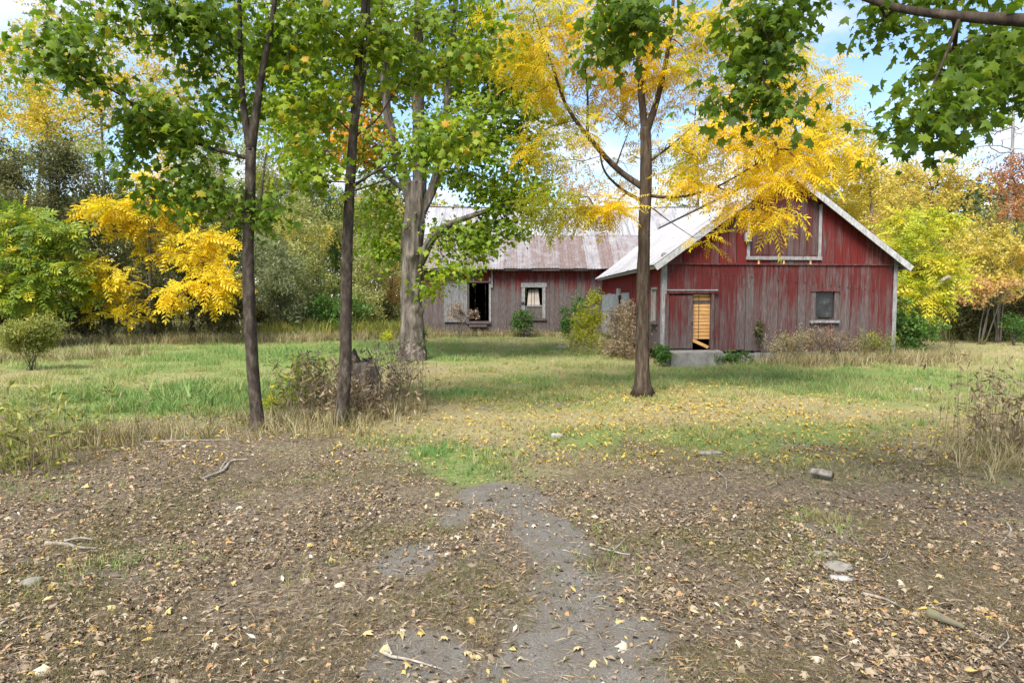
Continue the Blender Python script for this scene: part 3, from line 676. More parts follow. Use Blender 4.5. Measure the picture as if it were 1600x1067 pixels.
upe = uneven_edges(.0, WD, .27, rb, [2.66, RU, 4.97])
boards(gw, upe, 3.10, rtop, [HAY], FA, -.055, .025, M['board_up'], rb, ragged=.006)
up = MB().box((2.66, -.03, 3.36), (4.97, .0, 3.42), FA).build('loft_door', M['dark_in'], red)
he = uneven_edges(2.70, 4.93, .2, rb)
boards(up, he, 3.37, lambda u: min(rtop(u) - .04, 5.08), [], FA, -.045, .025, M['board_hay'], rb, ragged=.004)
part_box('jamb', (2.60, -.10, 3.30), (2.695, -.045, rtop(2.6) - .12), FA, M['trim_grey'], up)
part_box('jamb', (4.935, -.10, 3.30), (5.03, -.045, rtop(5.03) - .12), FA, M['trim_grey'], up)
part_box('sill', (2.58, -.12, 3.22), (5.05, -.04, 3.325), FA, M['trim_grey'], up)
for u in (2.96, 3.78, 4.66): part_box('bracket', (u, -.10, 3.08), (u + .05, -.075, 3.215), FA, M['pine'], up)
mb = MB().box((2.50, -.22, 3.78), (2.70, -.105, 4.02), FA).box((2.515, -.21, 4.03), (2.685, -.105, 4.06), FA); mb.build('meter_box', M['box_grey'], red)
part_box('cable_conduit', (2.58, -.17, 4.065), (2.63, -.12, 5.05), FA, M['box_grey'], red)
part_box('drip_board', (.02, -.075, 3.06), (WD - .02, -.056, 3.105), FA, M['board_door'], red)
for k in range(25):
    u = .16 + k * .29
    if 0 < u < WD - .1: part_box('notch_shade', (u, -.043, 2.93 - .099 * u), (u + .05, -.02, 2.975 - .099 * u), FA, M['iron'], gw)  # raised boxes whose dark iron colour stands in for the shade inside notches
# doorway
dr = part_box('door', (.14, -.06, .47), (.90, -.04, 2.10), FA, M['board_door'], red)
for k in range(4): part_box('board', (.15 + k * .187, -.085 - .005 * (k % 2), .46), (.15 + k * .187 + .18, -.062, 2.10), FA, M['board_door'], dr)
fr = part_box('door_frame', (.08, -.13, 2.17), (1.66, -.04, 2.24), FA, M['board_low'], red)
part_box('head_trim', (.05, -.15, 2.25), (1.68, -.04, 2.29), FA, M['trim_grey'], fr)
part_box('jamb', (1.47, -.11, .42), (1.57, .06, 2.165), FA, M['board_low'], fr)
part_box('jamb', (.0, -.10, .42), (.125, -.04, 2.165), FA, M['board_low'], fr)
part_box('latch', (.86, -.12, 1.2), (.90, -.09, 1.28), FA, M['iron'], dr)
zc = .74
pb = part_box('plank_barrier', (.88, .07, .44), (.93, .12, 2.14), FA, M['board_low'], red)
k = 0
while zc < 2.1:
    h_ = rb.uniform(.085, .115); gp_ = .014
    part_box('plank', (.92, .02 + rb.uniform(0, .01), zc), (1.5, .045 + rb.uniform(0, .008), min(zc + h_, 2.14)), FA, M['grey_wood'] if k == 10 else M['pine'], pb); zc += h_ + gp_; k += 1
part_box('upright', (1.10, .005, .72), (1.115, .018, 2.12), FA, M['grey_wood'], pb)
MB().hexa([FA(.90, -.05, .66), FA(1.40, -.03, .44), FA(1.40, -.005, .44), FA(.90, -.025, .66), FA(.92, -.05, .76), FA(1.45, -.03, .52), FA(1.45, -.005, .52), FA(.92, -.025, .76)]).build('plank', M['pine'], pb)
st = MB(); st.hexa([FA(.05, -.75, -.1), FA(1.80, -.68, -.1), FA(1.80, -.03, -.1), FA(.05, -.03, -.1), FA(.08, -.72, .36), FA(1.72, -.66, .38), FA(1.76, -.035, .40), FA(.08, -.035, .40)])
st.build('concrete_step', M['concrete'], red)
fo = MB(); uu = 1.85
while uu < WD:
    q = rb.uniform(.4, .7); fo.box((uu, -.02 + rb.uniform(-.03, .01), -.1), (min(uu + q - .02, WD), .2, .33 + rb.uniform(-.06, .0)), FA); uu += q
fo.build('foundation', M['concrete'], red)
# window with dusty pane
wn_ = part_box('window', (4.74, -.10, 2.23), (5.69, -.03, 2.28), FA, M['board_low'], red)
part_box('pane', (4.90, -.02, 1.40), (5.53, -.01, 2.20), FA, M['glass_dirty'], wn_)
part_box('jamb', (4.76, -.07, 1.32), (4.90, -.005, 2.225), FA, M['grey_wood'], wn_); part_box('jamb', (5.53, -.07, 1.32), (5.66, -.005, 2.225), FA, M['grey_wood'], wn_)
part_box('sill', (4.72, -.13, 1.24), (5.70, -.03, 1.315), FA, M['trim_grey'], wn_)
# corner boards
part_box('corner_board', (-.10, -.085, .30), (.055, -.062, 3.42), FA, M['trim_grey'], red)
part_box('corner_board', (-.105, -.06, .30), (-.06, .12, 3.38), FA, M['trim_grey'], red)
part_box('corner_board', (WD - .04, -.085, .30), (WD + .09, -.062, 3.42), FA, M['trim_grey'], red)
# left side wall
sw = MB()
for z in (.5, 2.3, 3.0): sw.box((.2, .03, z), (LEN - .1, .13, z + .12), FS)
sw = sw.build('side_wall', M['dark_in'], red)
boards(sw, uneven_edges(.12, LEN - .25, .27, rb, [.95, 1.65]), .30, lambda v: 3.26, [(.95, 1.65, 1.25, 2.3)], FS, -.03, .025, M['board_side'], rb)
sf = part_box('side_window', (.88, -.08, 2.30), (1.74, -.035, 2.38), FS, M['trim_grey'], red)
part_box('jamb', (.84, -.08, 1.0), (.95, -.03, 2.295), FS, M['grey_wood'], sf); part_box('jamb', (1.65, -.08, 1.0), (1.76, -.03, 2.295), FS, M['trim_grey'], sf)
part_box('sill', (.80, -.16, 1.17), (1.80, -.03, 1.25), FS, M['grey_wood'], sf); part_box('board', (.96, -.03, 1.27), (1.64, -.01, 2.28), FS, M['sheet'], sf)
sdr = part_box('side_door', (9.0, -.10, .25), (14.6, -.06, 2.22), FS, M['ply'], red)
for k in range(5): part_box('panel', (9.02 + k * 1.115, -.125 - .004 * (k % 2), .26), (9.02 + k * 1.115 + 1.10, -.101, 2.2 + .06 * ((k * 7) % 3 - 1)), FS, M['ply'], sdr)
part_box('panel', (6.2, -.09, .9), (8.2, -.06, 2.25), FS, M['ply'], sdr)
part_box('bracket', (8.4, -.2, 2.15), (8.9, -.06, 2.45), FS, M['box_grey'], red)
rs = MB().box((.2, WD - .13, .4), (LEN, WD - .05, .6), FS).build('side_wall', M['dark_in'], red)
boards(rs, np.linspace(.05, LEN, 40), .25, lambda v: 3.26, [], FS, WD + .0, .025, M['board_side'], rb)
part_box('floor', (.15, .15, .2), (WD - .15, LEN, .36), FA, M['dark_in'], red)
# roof
OV, OVH = .42, .40
ridge = MB().box((RU - .14, -OVH, RZ + .075), (RU + .14, 18.6, RZ + .10), FA).build('roof', M['roof_add'], red)
nA = np.array([-asl, 1.0]) / math.hypot(asl, 1)
def place_add(side):
    def f(v, s, n):
        u = -OV + (RU + OV) * s; z = EZ - OV * asl + s * (RU + OV) * asl + .05
        u2 = u + nA[0] * n; z2 = z + nA[1] * n
        return FA(u2 if side < 0 else WD - u2, v, z2)
    return f
def valley(v):
    y = FA(0, v, 0)[1]; zm = MEZ + (y - MEY) * msl
    if y < MEY: return 0.0
    return float(np.clip((zm - (EZ - OV * asl + .05)) / ((RU + OV) * asl), 0, 1))
for side in (-1, 1):
    ve = np.arange(-OVH, 18.6, .76)
    for a, b in zip(ve[:-1], ve[1:]):
        jit = rb.uniform(-.01, .006)
        ribbed(a, b + .02, lambda v, jit=jit: max(valley(v), jit), 1.0, place_add(side)).build('roof_sheet', M['roof_add'], ridge)
    pl = place_add(side)
    deck = MB().hexa([pl(-OVH + .05, .05, -.05), pl(15.0, .05, -.05), pl(15.0, .99, -.05), pl(-OVH + .05, .99, -.05), pl(-OVH + .05, .05, -.015), pl(15.0, .05, -.015), pl(15.0, .99, -.015), pl(-OVH + .05, .99, -.015)])
    deck.build('roof_deck', M['trim'], ridge)
    # rake board on the gable edge and fascia on the eave
    rk = MB().hexa([pl(-OVH - .005, -.005, -.20), pl(-OVH + .04, -.005, -.20), pl(-OVH + .04, 1.0, -.20), pl(-OVH - .005, 1.0, -.20), pl(-OVH - .005, -.005, -.016), pl(-OVH + .04, -.005, -.016), pl(-OVH + .04, 1.0, -.016), pl(-OVH - .005, 1.0, -.016)])
    rk.build('rake_board', M['trim'], ridge)
    fz = MB().hexa([pl(-OVH + .05, .0, -.15), pl(14.6, .0, -.13), pl(14.6, .01, -.13), pl(-OVH + .05, .01, -.15), pl(-OVH + .05, .0, -.052), pl(14.6, .0, -.052), pl(14.6, .012, -.052), pl(-OVH + .05, .012, -.052)])
    fz.build('fascia', M['trim'], ridge)

# ------------------------------------------------------------------ near trees
def L(Y, *pp): return [P(x, y, Y) for x, y in pp]
def onto(p): p = np.array(p, float); p[2] = float(gz(p[0], p[1])); return p
Y1 = float(G(403, 672)[1])
tree('maple_tree', 'slim forked maple, leftmost of the near trunks, with green leaves',
     [([G(403, 672)] + L(Y1, (397, 600), (390, 500), (388, 400), (391, 290), (392, 232)), .095, .072),
      (L(Y1, (392, 236), (380, 165), (375, 60), (372, -120)), .07, .02), (L(Y1, (392, 236), (405, 140), (428, 10), (445, -150)), .075, .02),
      ([P(388, 248, Y1), P(310, 225, 10.1), P(240, 190, 9.8), P(190, 150, 9.5), P(110, 110, 9.2)], .03, .008),
      ([P(386, 335, Y1), P(350, 318, 10.2), P(305, 322, 10)], .018, .006), ([P(376, 80, Y1), P(330, 50, 10.2), P(270, 20, 10)], .03, .008)],
     [PB(300, 40, 10.2, 90, 60, 1.0, 42), PB(250, 190, 9.8, 75, 55, .8, 34), PB(290, 295, 10, 70, 45, .6, 26), PB(340, 150, 10.9, 60, 80, .8, 20), PB(440, 60, 10.9, 55, 70, .8, 26),
      PB(110, 95, 9.2, 85, 60, .7, 30), PB(400, -170, 10.4, 260, 150, 2.4, 85), PB(420, 360, 10.3, 14, 50, .2, 7), PB(215, 270, 9.9, 40, 40, .5, 10), PB(180, 10, 9.6, 90, 40, .8, 22)],
     T_MAPLE, M['maple_mid'], M['bark_slim'], .46, 20, .122, 11, indiv=300, flat=.7, leaf_mode='hang', sides=14)
Y2 = float(G(533, 665)[1])
tree('maple_tree', 'slim straight maple second from the left, in front of the stump',
     [([G(533, 665)] + L(Y2, (540, 560), (541, 440), (545, 320), (553, 200), (560, 100), (570, 0), (580, -160)), .108, .045),
      (L(Y2, (556, 190), (572, 90), (576, 0), (572, -110)), .045, .015), ([P(549, 292, Y2), P(600, 262, 10.4), P(680, 238, 10.2), P(745, 203, 10)], .028, .007),
      ([P(548, 300, Y2), P(620, 275, 10.4), P(660, 255, 10.3)], .016, .006), ([P(553, 215, Y2), P(590, 185, 10.9), P(625, 130, 11.2)], .022, .006), ([P(552, 210, Y2), P(515, 175, 10.4), P(480, 150, 10.2)], .018, .006)],
     [PB(680, 215, 10.2, 80, 45, .6, 24), PB(470, 170, 10.4, 65, 60, .7, 26), PB(500, 60, 10.6, 80, 55, .9, 28), PB(640, 90, 11, 80, 70, .9, 30), PB(470, 285, 10.4, 50, 30, .4, 12),
      PB(580, -170, 10.6, 240, 140, 2.2, 80), PB(740, 60, 10.8, 70, 60, .8, 20)],
     T_MAPLE, M['maple'], M['bark_slim'], .46, 22, .118, 12, indiv=300, flat=.7, leaf_mode='hang', sides=14)
Y3 = float(G(645, 562)[1])
def old_rnd(pos, b, r):
    x, y, f = project(pos); return np.where((np.hypot(x - 560, (y - 205)) < 60) & (r.random(len(b)) < .5), 1.0, b * .96)
tree('old_maple', 'big gnarled grey maple with burls and several limbs before the barn',
     [([G(645, 562)] + L(Y3, (643, 500), (642, 430), (645, 370), (650, 320), (651, 285)), .36, .33),
      (L(Y3, (647, 325), (632, 280), (614, 220), (603, 150), (596, 20), (590, -150)), .24, .08), (L(Y3, (653, 310), (656, 240), (652, 120), (657, 0), (660, -150)), .25, .08),
      (L(Y3, (655, 335), (674, 300), (690, 240), (704, 100), (720, -100)), .2, .06), ([P(655, 410, Y3), P(675, 372, Y3 - .3), P(700, 352, Y3 - .6), P(745, 335, Y3 - .9), P(800, 318, Y3 - 1), P(860, 313, Y3 - 1)], .17, .03),
      (L(Y3, (641, 300), (615, 285), (590, 262), (560, 250)), .1, .03), ([P(690, 240, Y3), P(750, 190, 22.5), P(800, 120, 22)], .08, .03)],
     [PB(735, 235, 22.5, 110, 80, 2.2, 120), PB(830, 180, 22, 50, 60, 1.5, 26), PB(430, 130, 24, 60, 110, 2, 50), PB(560, 150, 24, 70, 90, 2, 56), PB(400, 60, 24, 80, 80, 2, 46), PB(640, 20, 22, 150, 50, 2, 60), PB(800, 305, 22, 65, 28, 1, 30), PB(735, 380, 22, 55, 35, .9, 34), PB(810, 360, 21.8, 30, 25, .8, 10), PB(770, 110, 22.5, 95, 70, 2.4, 100), PB(650, 90, 23.5, 90, 80, 2, 52), PB(510, 70, 23, 90, 70, 2, 55),
      PB(470, 210, 23, 55, 70, 1.4, 34), PB(600, 345, 22.8, 45, 45, 1.2, 22), PB(590, 400, 23, 30, 30, 1, 10), PB(640, -160, 23, 300, 180, 5, 110), PB(650, 455, 22.4, 22, 12, .3, 4), PB(710, 425, 21.5, 55, 12, .5, 9), PB(560, 250, 23.4, 60, 50, 1.4, 18), PB(560, 205, 21.5, 40, 40, .6, 16)],
     T_MAPLE_S, M['maple'], M['bark_old'], .75, 40, .165, 13, flat=.6, leaf_mode='hang', rnd_fn=old_rnd, lump=.2, flare=.55, twig=.007, sides=56, ridge=.07, per=22, burls=[(P(655, 455, Y3 - .4), .17, .16), (P(633, 470, Y3 - .4), .12, .10), (P(648, 480, Y3 - .4), .15, .14), (P(662, 485, Y3 - .2), .12, .13), (P(650, 430, Y3 - .4), .14, .10), (P(640, 400, Y3 - .4), .15, .08), (P(652, 505, Y3 - .4), .18, .08), (P(662, 430, Y3 - .2), .1, .09)])
Y4 = float(G(1003, 618)[1])
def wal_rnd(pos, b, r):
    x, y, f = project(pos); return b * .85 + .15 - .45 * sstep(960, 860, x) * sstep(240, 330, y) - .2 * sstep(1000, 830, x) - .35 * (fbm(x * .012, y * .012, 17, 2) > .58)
tree('walnut_tree', 'yellow-leaved walnut with straight dark trunk in front of the barns',
     [([G(1003, 618)] + L(Y4, (1004, 500), (1006, 400), (1009, 300), (1009, 235), (1008, 200)), .142, .105),
      (L(Y4, (1008, 212), (1000, 120), (996, 10), (985, -160)), .085, .02), (L(Y4, (1008, 212), (1030, 145), (1046, 60), (1062, -110)), .085, .02),
      ([P(1006, 295, Y4), P(962, 262, 13.9), P(920, 215, 13.7), P(885, 165, 13.5), P(862, 100, 13.4), P(835, 20, 13.3)], .07, .015),
      ([P(1005, 315, Y4), P(975, 298, 13.8), P(945, 268, 13.5), P(935, 225, 13.4)], .04, .012), ([P(1012, 306, Y4), P(1060, 308, 13.8), P(1120, 292, 13.5), P(1190, 252, 13.2), P(1230, 235, 13)], .035, .008),
      ([P(1012, 255, Y4), P(1055, 222, 14.2), P(1085, 195, 14.3)], .03, .008), ([P(1013, 320, Y4), P(1045, 345, 13.7), P(1085, 372, 13.5)], .018, .005), ([P(962, 262, 13.9), P(975, 225, 13.8), P(985, 200, 13.8)], .02, .006),
      ([P(918, 212, 13.7), P(917, 130, 13.5), P(905, 60, 13.4)], .03, .008), ([P(1120, 292, 13.5), P(1180, 315, 13.2), P(1215, 325, 13.1)], .014, .005)],
     [PB(850, 70, 13.6, 100, 85, 1.2, 70), PB(1240, 180, 13.8, 90, 70, 1, 26), PB(960, 40, 14.2, 90, 70, 1, 34), PB(1150, 330, 13.3, 50, 14, .3, 6), PB(880, 210, 13.6, 60, 60, .8, 26), PB(890, 325, 13.4, 75, 26, .6, 26), PB(960, 320, 13.5, 40, 22, .5, 9), PB(1150, 215, 13.5, 135, 75, 1.3, 60), PB(1260, 240, 13.4, 60, 50, .8, 12), PB(990, 130, 14.3, 60, 90, .8, 22), PB(1110, 40, 14, 90, 50, 1, 26), PB(1010, 260, 14.4, 70, 40, .6, 8), PB(1060, 90, 14, 90, 80, 1, 36), PB(1190, 110, 13.8, 80, 70, .9, 26),
      PB(1210, 285, 13.1, 55, 16, .4, 9), PB(1208, 335, 13.1, 26, 14, .25, 6), PB(1265, 105, 13.6, 50, 22, .4, 8), PB(1110, 290, 13.4, 60, 18, .5, 9), PB(1030, -170, 14.1, 320, 150, 3, 80), PB(940, 120, 14, 50, 60, .7, 14), PB(1105, 372, 13.4, 14, 10, .2, 2)],
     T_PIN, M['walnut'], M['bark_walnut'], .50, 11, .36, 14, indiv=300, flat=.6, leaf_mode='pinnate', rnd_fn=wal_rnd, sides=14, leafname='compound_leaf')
# the big maple standing just right of the frame: one limb and its sprays reach over the yard
tb = onto((6.6, 4.0, 0))
tree('overhanging_maple', 'dark green maple limb reaching in over the yard from the upper right',
     [([tb, tb + (.05, .05, 1.6), tb + (.0, .15, 3.4), tb + (-.1, .2, 6.0), tb + (-.3, 0, 9.5)], .36, .12),
      ([tb + (-.05, .16, 3.3), P(1720, 38, 5.0), P(1600, 32, 5.2), P(1500, 26, 5.4), P(1400, 12, 5.7), P(1300, -20, 6.0), P(1150, -55, 6.2), P(960, -70, 6.3)], .06, .012),
      ([P(1500, 26, 5.4), P(1480, 80, 5.3), P(1450, 150, 5.2), P(1420, 205, 5.15)], .014, .004), ([P(1240, -35, 6.1), P(1215, 40, 6.0), P(1190, 110, 5.9), P(1215, 160, 5.9)], .014, .004),
      ([P(1000, -65, 6.3), P(970, 20, 6.2), P(945, 80, 6.2)], .011, .004), ([tb + (-.1, .2, 5.4), (3.5, 4.5, 6.6), (1.0, 4.6, 7.0), (-2.0, 4.4, 7.1)], .13, .03), ([tb + (-.1, .2, 5.0), (4.2, 1.5, 6.6), (1.5, 0, 7.2), (-1.5, -1, 7.2)], .13, .03)],
     [PB(1530, 100, 6.1, 85, 38, .5, 28), PB(1560, 140, 5.6, 60, 50, .6, 24), PB(1470, 5, 6.2, 120, 18, .4, 14), PB(1500, 185, 5.2, 60, 22, .4, 13), PB(1440, 205, 5.15, 22, 16, .2, 5), PB(1375, 35, 6.2, 40, 20, .4, 6), PB(1180, 30, 6.1, 85, 40, .6, 26), PB(1190, 100, 6.0, 50, 35, .4, 13),
      PB(1215, 165, 5.9, 24, 28, .25, 7), PB(1120, 160, 6.0, 30, 14, .25, 5), PB(960, 30, 6.2, 55, 35, .5, 15), PB(935, 90, 6.2, 30, 18, .3, 5), PB(1040, 10, 6.2, 60, 20, .4, 8),
      ((2.0, 4.0, 7.2), (5.0, 3.0, 1.0), 85), ((2.5, 0.5, 7.5), (5.0, 4.5, 1.2), 105), ((6.5, 4, 8.5), (3.5, 3.5, 2.2), 80)],
     T_MAPLE, M['maple_dark'], M['bark_walnut'], .36, 22, .092, 15, indiv=300, flat=.8, leaf_mode='hang', sides=16)

# ------------------------------------------------------------------ wood edge and bushes
def stems(x, Y, top, n, r, spread, rad):
    b = onto((x, Y, 0)); o = []
    for k in range(n):
        e = np.asarray(top) + np.array([r.uniform(-spread, spread), r.uniform(-spread, spread) * .6, 0]) * (1 if n > 1 else 0)
        o.append(([b + (r.uniform(-.1, .1) * (k > 0), r.uniform(-.1, .1) * (k > 0), 0), b + (e - b) * .4 + np.array([r.uniform(-.15, .15), 0, .1]), e], rad * (1 if k == 0 else .7), rad * .3))
    return o
def grown(name, label, px, Y, blobs, lt, lm, cl_r, lpc, ls, seed, cat='tree', n=1, rad=.12, bark='bark_far', mode='random', top=None, twig=.006, group=None, flat=.8, **kw):
    r = np.random.default_rng(seed + 500); x = (px - 800) / FPX * Y
    bl = [PB(*b) for b in blobs]; c = np.mean([b[0] for b in bl], 0) if top is None else P(*top)
    return tree(name, label, stems(x, Y, c, n, r, max(b[1][0] for b in bl) * .5, rad), bl, lt, M[lm], M[bark], cl_r, lpc * (.82 if lt is T_CLUMP or lt is T_CLUMP_N else 1), ls * (1.08 if lt is T_CLUMP or lt is T_CLUMP_N else 1), seed, cat, group, flat=flat, leaf_mode=mode, twig=twig, sides=8, up=.6, minz=.12, **kw)
BU, TR = 'bush', 'tree'
grown('sumac_tree', 'bright yellow young tree with compound leaves at the left wood edge', 229, 30.5, [(170, 325, 30, 45, 28, 1, 20), (255, 320, 30.5, 60, 35, 1, 26), (165, 425, 29.5, 50, 28, 1, 22), (325, 445, 29.5, 45, 32, 1, 24), (310, 385, 30, 55, 30, 1, 22), (230, 375, 30.5, 50, 30, 1, 14), (180, 480, 29.5, 45, 22, .8, 9), (240, 270, 31, 40, 20, .8, 9), (270, 460, 29.5, 30, 20, .6, 8)],
      T_PIN_S, 'sumac', .45, 9, .62, 21, rad=.11, mode='pinnate', top=(232, 300, 30.5))
grown('green_sumac', 'green and yellow compound-leaved bush at the far left edge', 55, 29, [(50, 375, 28.5, 75, 40, 1.5, 48), (35, 440, 28, 70, 45, 1.5, 48), (110, 430, 28.5, 30, 40, .8, 14), (15, 350, 29, 40, 30, 1, 14), (-60, 400, 29, 60, 70, 1.5, 30)],
      T_PIN_S, 'sumac_green', .5, 11, .65, 22, BU, n=4, rad=.07, mode='pinnate')
for i, (px, Y, bl, lab) in enumerate([
    (70, 33, [(75, 330, 33, 60, 110, 1.8, 90), (80, 240, 33, 35, 40, 1, 26)], 'dark evergreen tree rising behind the green sumac bush'),
    (165, 34, [(160, 300, 34, 45, 70, 1.6, 45), (165, 410, 34, 50, 90, 1.5, 50)], 'dark evergreen tree behind the yellow sumac, its trunk hidden'),
    (15, 35, [(10, 300, 35, 50, 90, 1.6, 60), (5, 250, 35, 30, 50, 1, 20)], 'dark evergreen tree cut off by the left edge of the picture'),
    (300, 34, [(300, 430, 34, 60, 80, 1.6, 60), (270, 360, 34.5, 50, 60, 1.4, 34)], 'dark evergreen shade tree between the yellow sumac and the forked maple')]):
    grown('evergreen_tree', lab, px, Y, bl, T_CLUMP_N, 'dark_green', .6, 20, .42, 40 + i, n=1, rad=.13, group=None)
grown('pale_yellow_tree', 'tall thin pale yellow tree above the evergreens at left', 170, 40, [(175, 130, 40, 65, 75, 1.8, 70), (260, 120, 40, 70, 80, 1.8, 70), (270, 210, 40, 60, 60, 1.6, 44), (90, 190, 40, 90, 55, 1.6, 56), (60, 80, 40, 80, 80, 1.6, 54), (10, 170, 40, 60, 80, 1.6, 40), (220, 20, 40, 120, 50, 1.6, 34)],
      T_CLUMP, 'gold', .9, 16, .38, 51, rad=.16)
grown('pale_green_tree', 'tall pale green tree filling the gap behind the forked maple', 380, 44, [(380, 200, 44, 60, 90, 2, 60), (450, 180, 44, 60, 80, 2, 50), (340, 120, 44, 60, 70, 2, 40), (520, 200, 45, 60, 70, 2, 40)], T_CLUMP, 'yellow_green', .9, 14, .38, 151, rad=.16)
grown('pale_green_tree', 'tall pale green tree above the evergreens at the far left edge', 40, 46, [(30, 130, 46, 70, 90, 2, 56), (110, 210, 46, 60, 60, 2, 36), (120, 60, 46, 60, 60, 2, 30), (20, 250, 46, 60, 50, 2, 30)], T_CLUMP, 'sumac_green', .95, 15, .42, 153, rad=.18)
grown('rust_topped_tree', 'brownish green tree fading to rust behind the forked maple', 330, 37, [(330, 300, 37, 45, 80, 1.5, 50), (310, 240, 37, 60, 40, 1.4, 24), (140, 250, 37, 60, 30, 1.4, 20)], T_CLUMP_N, 'olive', .7, 17, .42, 52, rad=.14)
grown('willow_bush', 'grey-green bush just right of the forked maple trunk', 440, 34, [(440, 450, 33.5, 45, 55, 1.5, 66), (420, 390, 34, 35, 40, 1.2, 26)], T_CLUMP_N, 'grey_green', .5, 20, .36, 53, BU, n=5, rad=.05)
grown('willow_bush', 'tall olive bush between the two slim maple trunks', 490, 36, [(485, 420, 36, 45, 75, 1.6, 78), (470, 340, 36.5, 45, 45, 1.4, 34)], T_CLUMP_N, 'olive', .55, 20, .38, 54, BU, n=5, rad=.06)
grown('willow_bush', 'olive bush just right of the second slim trunk', 575, 37, [(572, 420, 37, 38, 70, 1.4, 60), (560, 480, 36, 45, 40, 1.3, 36)], T_CLUMP_N, 'olive', .5, 20, .36, 55, BU, n=5, rad=.05)
grown('green_bush', 'low mid-green bush under the olive ones by the lawn', 520, 34.6, [(520, 490, 34.6, 70, 36, 1.0, 60)], T_CLUMP, 'bush_green', .45, 16, .34, 56, BU, n=6, rad=.04)
grown('orange_bush', 'peach-coloured bush left of the old maple trunk', 612, 39, [(605, 400, 39, 22, 45, 1, 24), (600, 310, 40, 25, 16, .8, 8), (610, 460, 38.5, 20, 25, .8, 12)], T_CLUMP, 'peach', .5, 14, .34, 57, BU, n=3, rad=.06)
grown('yellow_bush', 'small yellow tree glimpsed behind the olive bushes', 500, 40, [(500, 370, 40, 26, 30, 1, 22), (445, 360, 40, 20, 30, 1, 12)], T_CLUMP, 'gold', .5, 14, .34, 58, BU, n=3, rad=.06)
for i, (px, Y, bl, lm, lab) in enumerate([
    (420, 50, [(415, 320, 50, 50, 60, 2, 60), (420, 270, 50, 30, 40, 1.5, 24)], 'olive', 'hazy olive tree far behind the grey-green bush'),
    (475, 52, [(480, 300, 52, 35, 60, 2, 50), (470, 250, 52, 25, 35, 1.5, 18)], 'grey_green', 'hazy grey-green tree far behind, between the slim trunks'),
    (590, 52, [(570, 340, 52, 60, 50, 2, 60), (600, 290, 52, 40, 40, 2, 26)], 'olive', 'olive tree far behind, just left of the old maple'),
    (370, 46, [(360, 350, 46, 40, 70, 1.8, 52)], 'dark_green', 'dark conifer seen past the forked maple trunk'),
    (520, 56, [(530, 330, 56, 50, 50, 2, 50), (525, 400, 56, 60, 60, 2, 60)], 'bush_green', 'mid-green tree far behind the second slim trunk'),
    (250, 46, [(220, 400, 46, 90, 110, 2, 110)], 'dark_green', 'broad dark tree deep in the wood behind the sumac'),
    (60, 46, [(50, 410, 46, 110, 110, 2, 120)], 'dark_green', 'broad dark tree deep in the wood at far left'),
    (640, 58, [(640, 440, 58, 60, 60, 2, 60), (690, 380, 58, 60, 60, 2, 50)], 'olive', 'olive tree behind the left end of the long barn'),
    (420, 60, [(430, 430, 60, 90, 80, 2, 100)], 'grey_green', 'grey-green thicket tree closing the view behind the lawn')]):
    grown('background_tree', lab, px, Y, bl, T_CLUMP if i % 2 else T_CLUMP_N, lm, .95, 20, .50, 70 + i, n=1, rad=.16)
for i, (px, Y, bl, lab) in enumerate([
    (20, 31.5, [(10, 490, 31.5, 70, 40, .8, 50)], 'dark low thicket under the green sumac'), (130, 32, [(130, 485, 32, 60, 45, .8, 50)], 'dark low thicket left of the yellow sumac trunk'),
    (240, 32.5, [(250, 480, 32.5, 60, 45, .8, 50)], 'dark low thicket behind the yellow sumac trunk'), (345, 33.5, [(350, 475, 33.5, 55, 50, .8, 50)], 'dark low thicket left of the forked maple trunk'),
    (430, 36, [(430, 490, 36, 60, 45, .8, 50)], 'dark low thicket behind the grey-green bush'), (600, 38, [(600, 490, 38, 60, 35, .8, 50)], 'dark low thicket left of the old maple')]):
    grown('low_thicket', lab, px, Y, bl, T_CLUMP_N, 'dark_green', .55, 20, .42, 120 + i, BU, n=6, rad=.05)
r = np.random.default_rng(888); n = 21000
bx_ = r.uniform(-75, 75, n); by_ = 60 + 16 * r.random(n); hh = 5.5 + 5.0 * fbm(bx_ * .13, by_ * .05, 15, 3) + 4.0 * sstep(4, 20, np.abs(bx_ - 4)); bz_ = hh * r.random(n) ** .75
tone = np.clip(fbm(bx_ * .12, by_ * .1 + 30, 25, 3) * 1.5 - .35 + r.normal(0, .12, n), 0, 1)
o = scatter('distant_wood', T_CLUMP, np.stack([bx_, by_, bz_], 1), frames(r.normal(0, 1, (n, 3)), r.normal(0, 1, (n, 3))), r.uniform(1.0, 1.75, n), tone, leaf_mat('distant_wood_leaf', [(0, (.05, .07, .025)), (.4, (.13, .16, .05)), (.65, (.24, .26, .07)), (.85, (.42, .34, .07)), (1, (.46, .30, .10))], .35))
tag(o, 'far mixed wood closing the view behind the barns and lawn')
# behind the barns
grown('golden_tree', 'large golden tree rising behind the red gable', 1290, 50, [(1270, 210, 50, 75, 60, 3, 80), (1190, 260, 50, 70, 50, 3, 56), (1310, 290, 50, 60, 60, 3, 64), (1230, 160, 50, 45, 45, 2, 22), (1330, 370, 50, 40, 60, 2, 30)], T_CLUMP, 'gold', .95, 20, .48, 81, rad=.25)
grown('golden_tree', 'tall golden tree right of the loft gable', 1370, 46, [(1350, 250, 46, 60, 50, 2, 44), (1390, 300, 46, 50, 50, 2, 40), (1330, 200, 46, 35, 40, 1.5, 16)], T_CLUMP, 'gold', .9, 18, .42, 152, rad=.2)
grown('golden_tree', 'thin golden tree behind the ridge of the long barn', 1090, 54, [(1090, 240, 54, 60, 50, 2.5, 32), (1130, 170, 54, 50, 50, 2, 20), (1050, 290, 54, 60, 30, 2, 26)], T_CLUMP, 'gold', .9, 15, .46, 82, rad=.2)
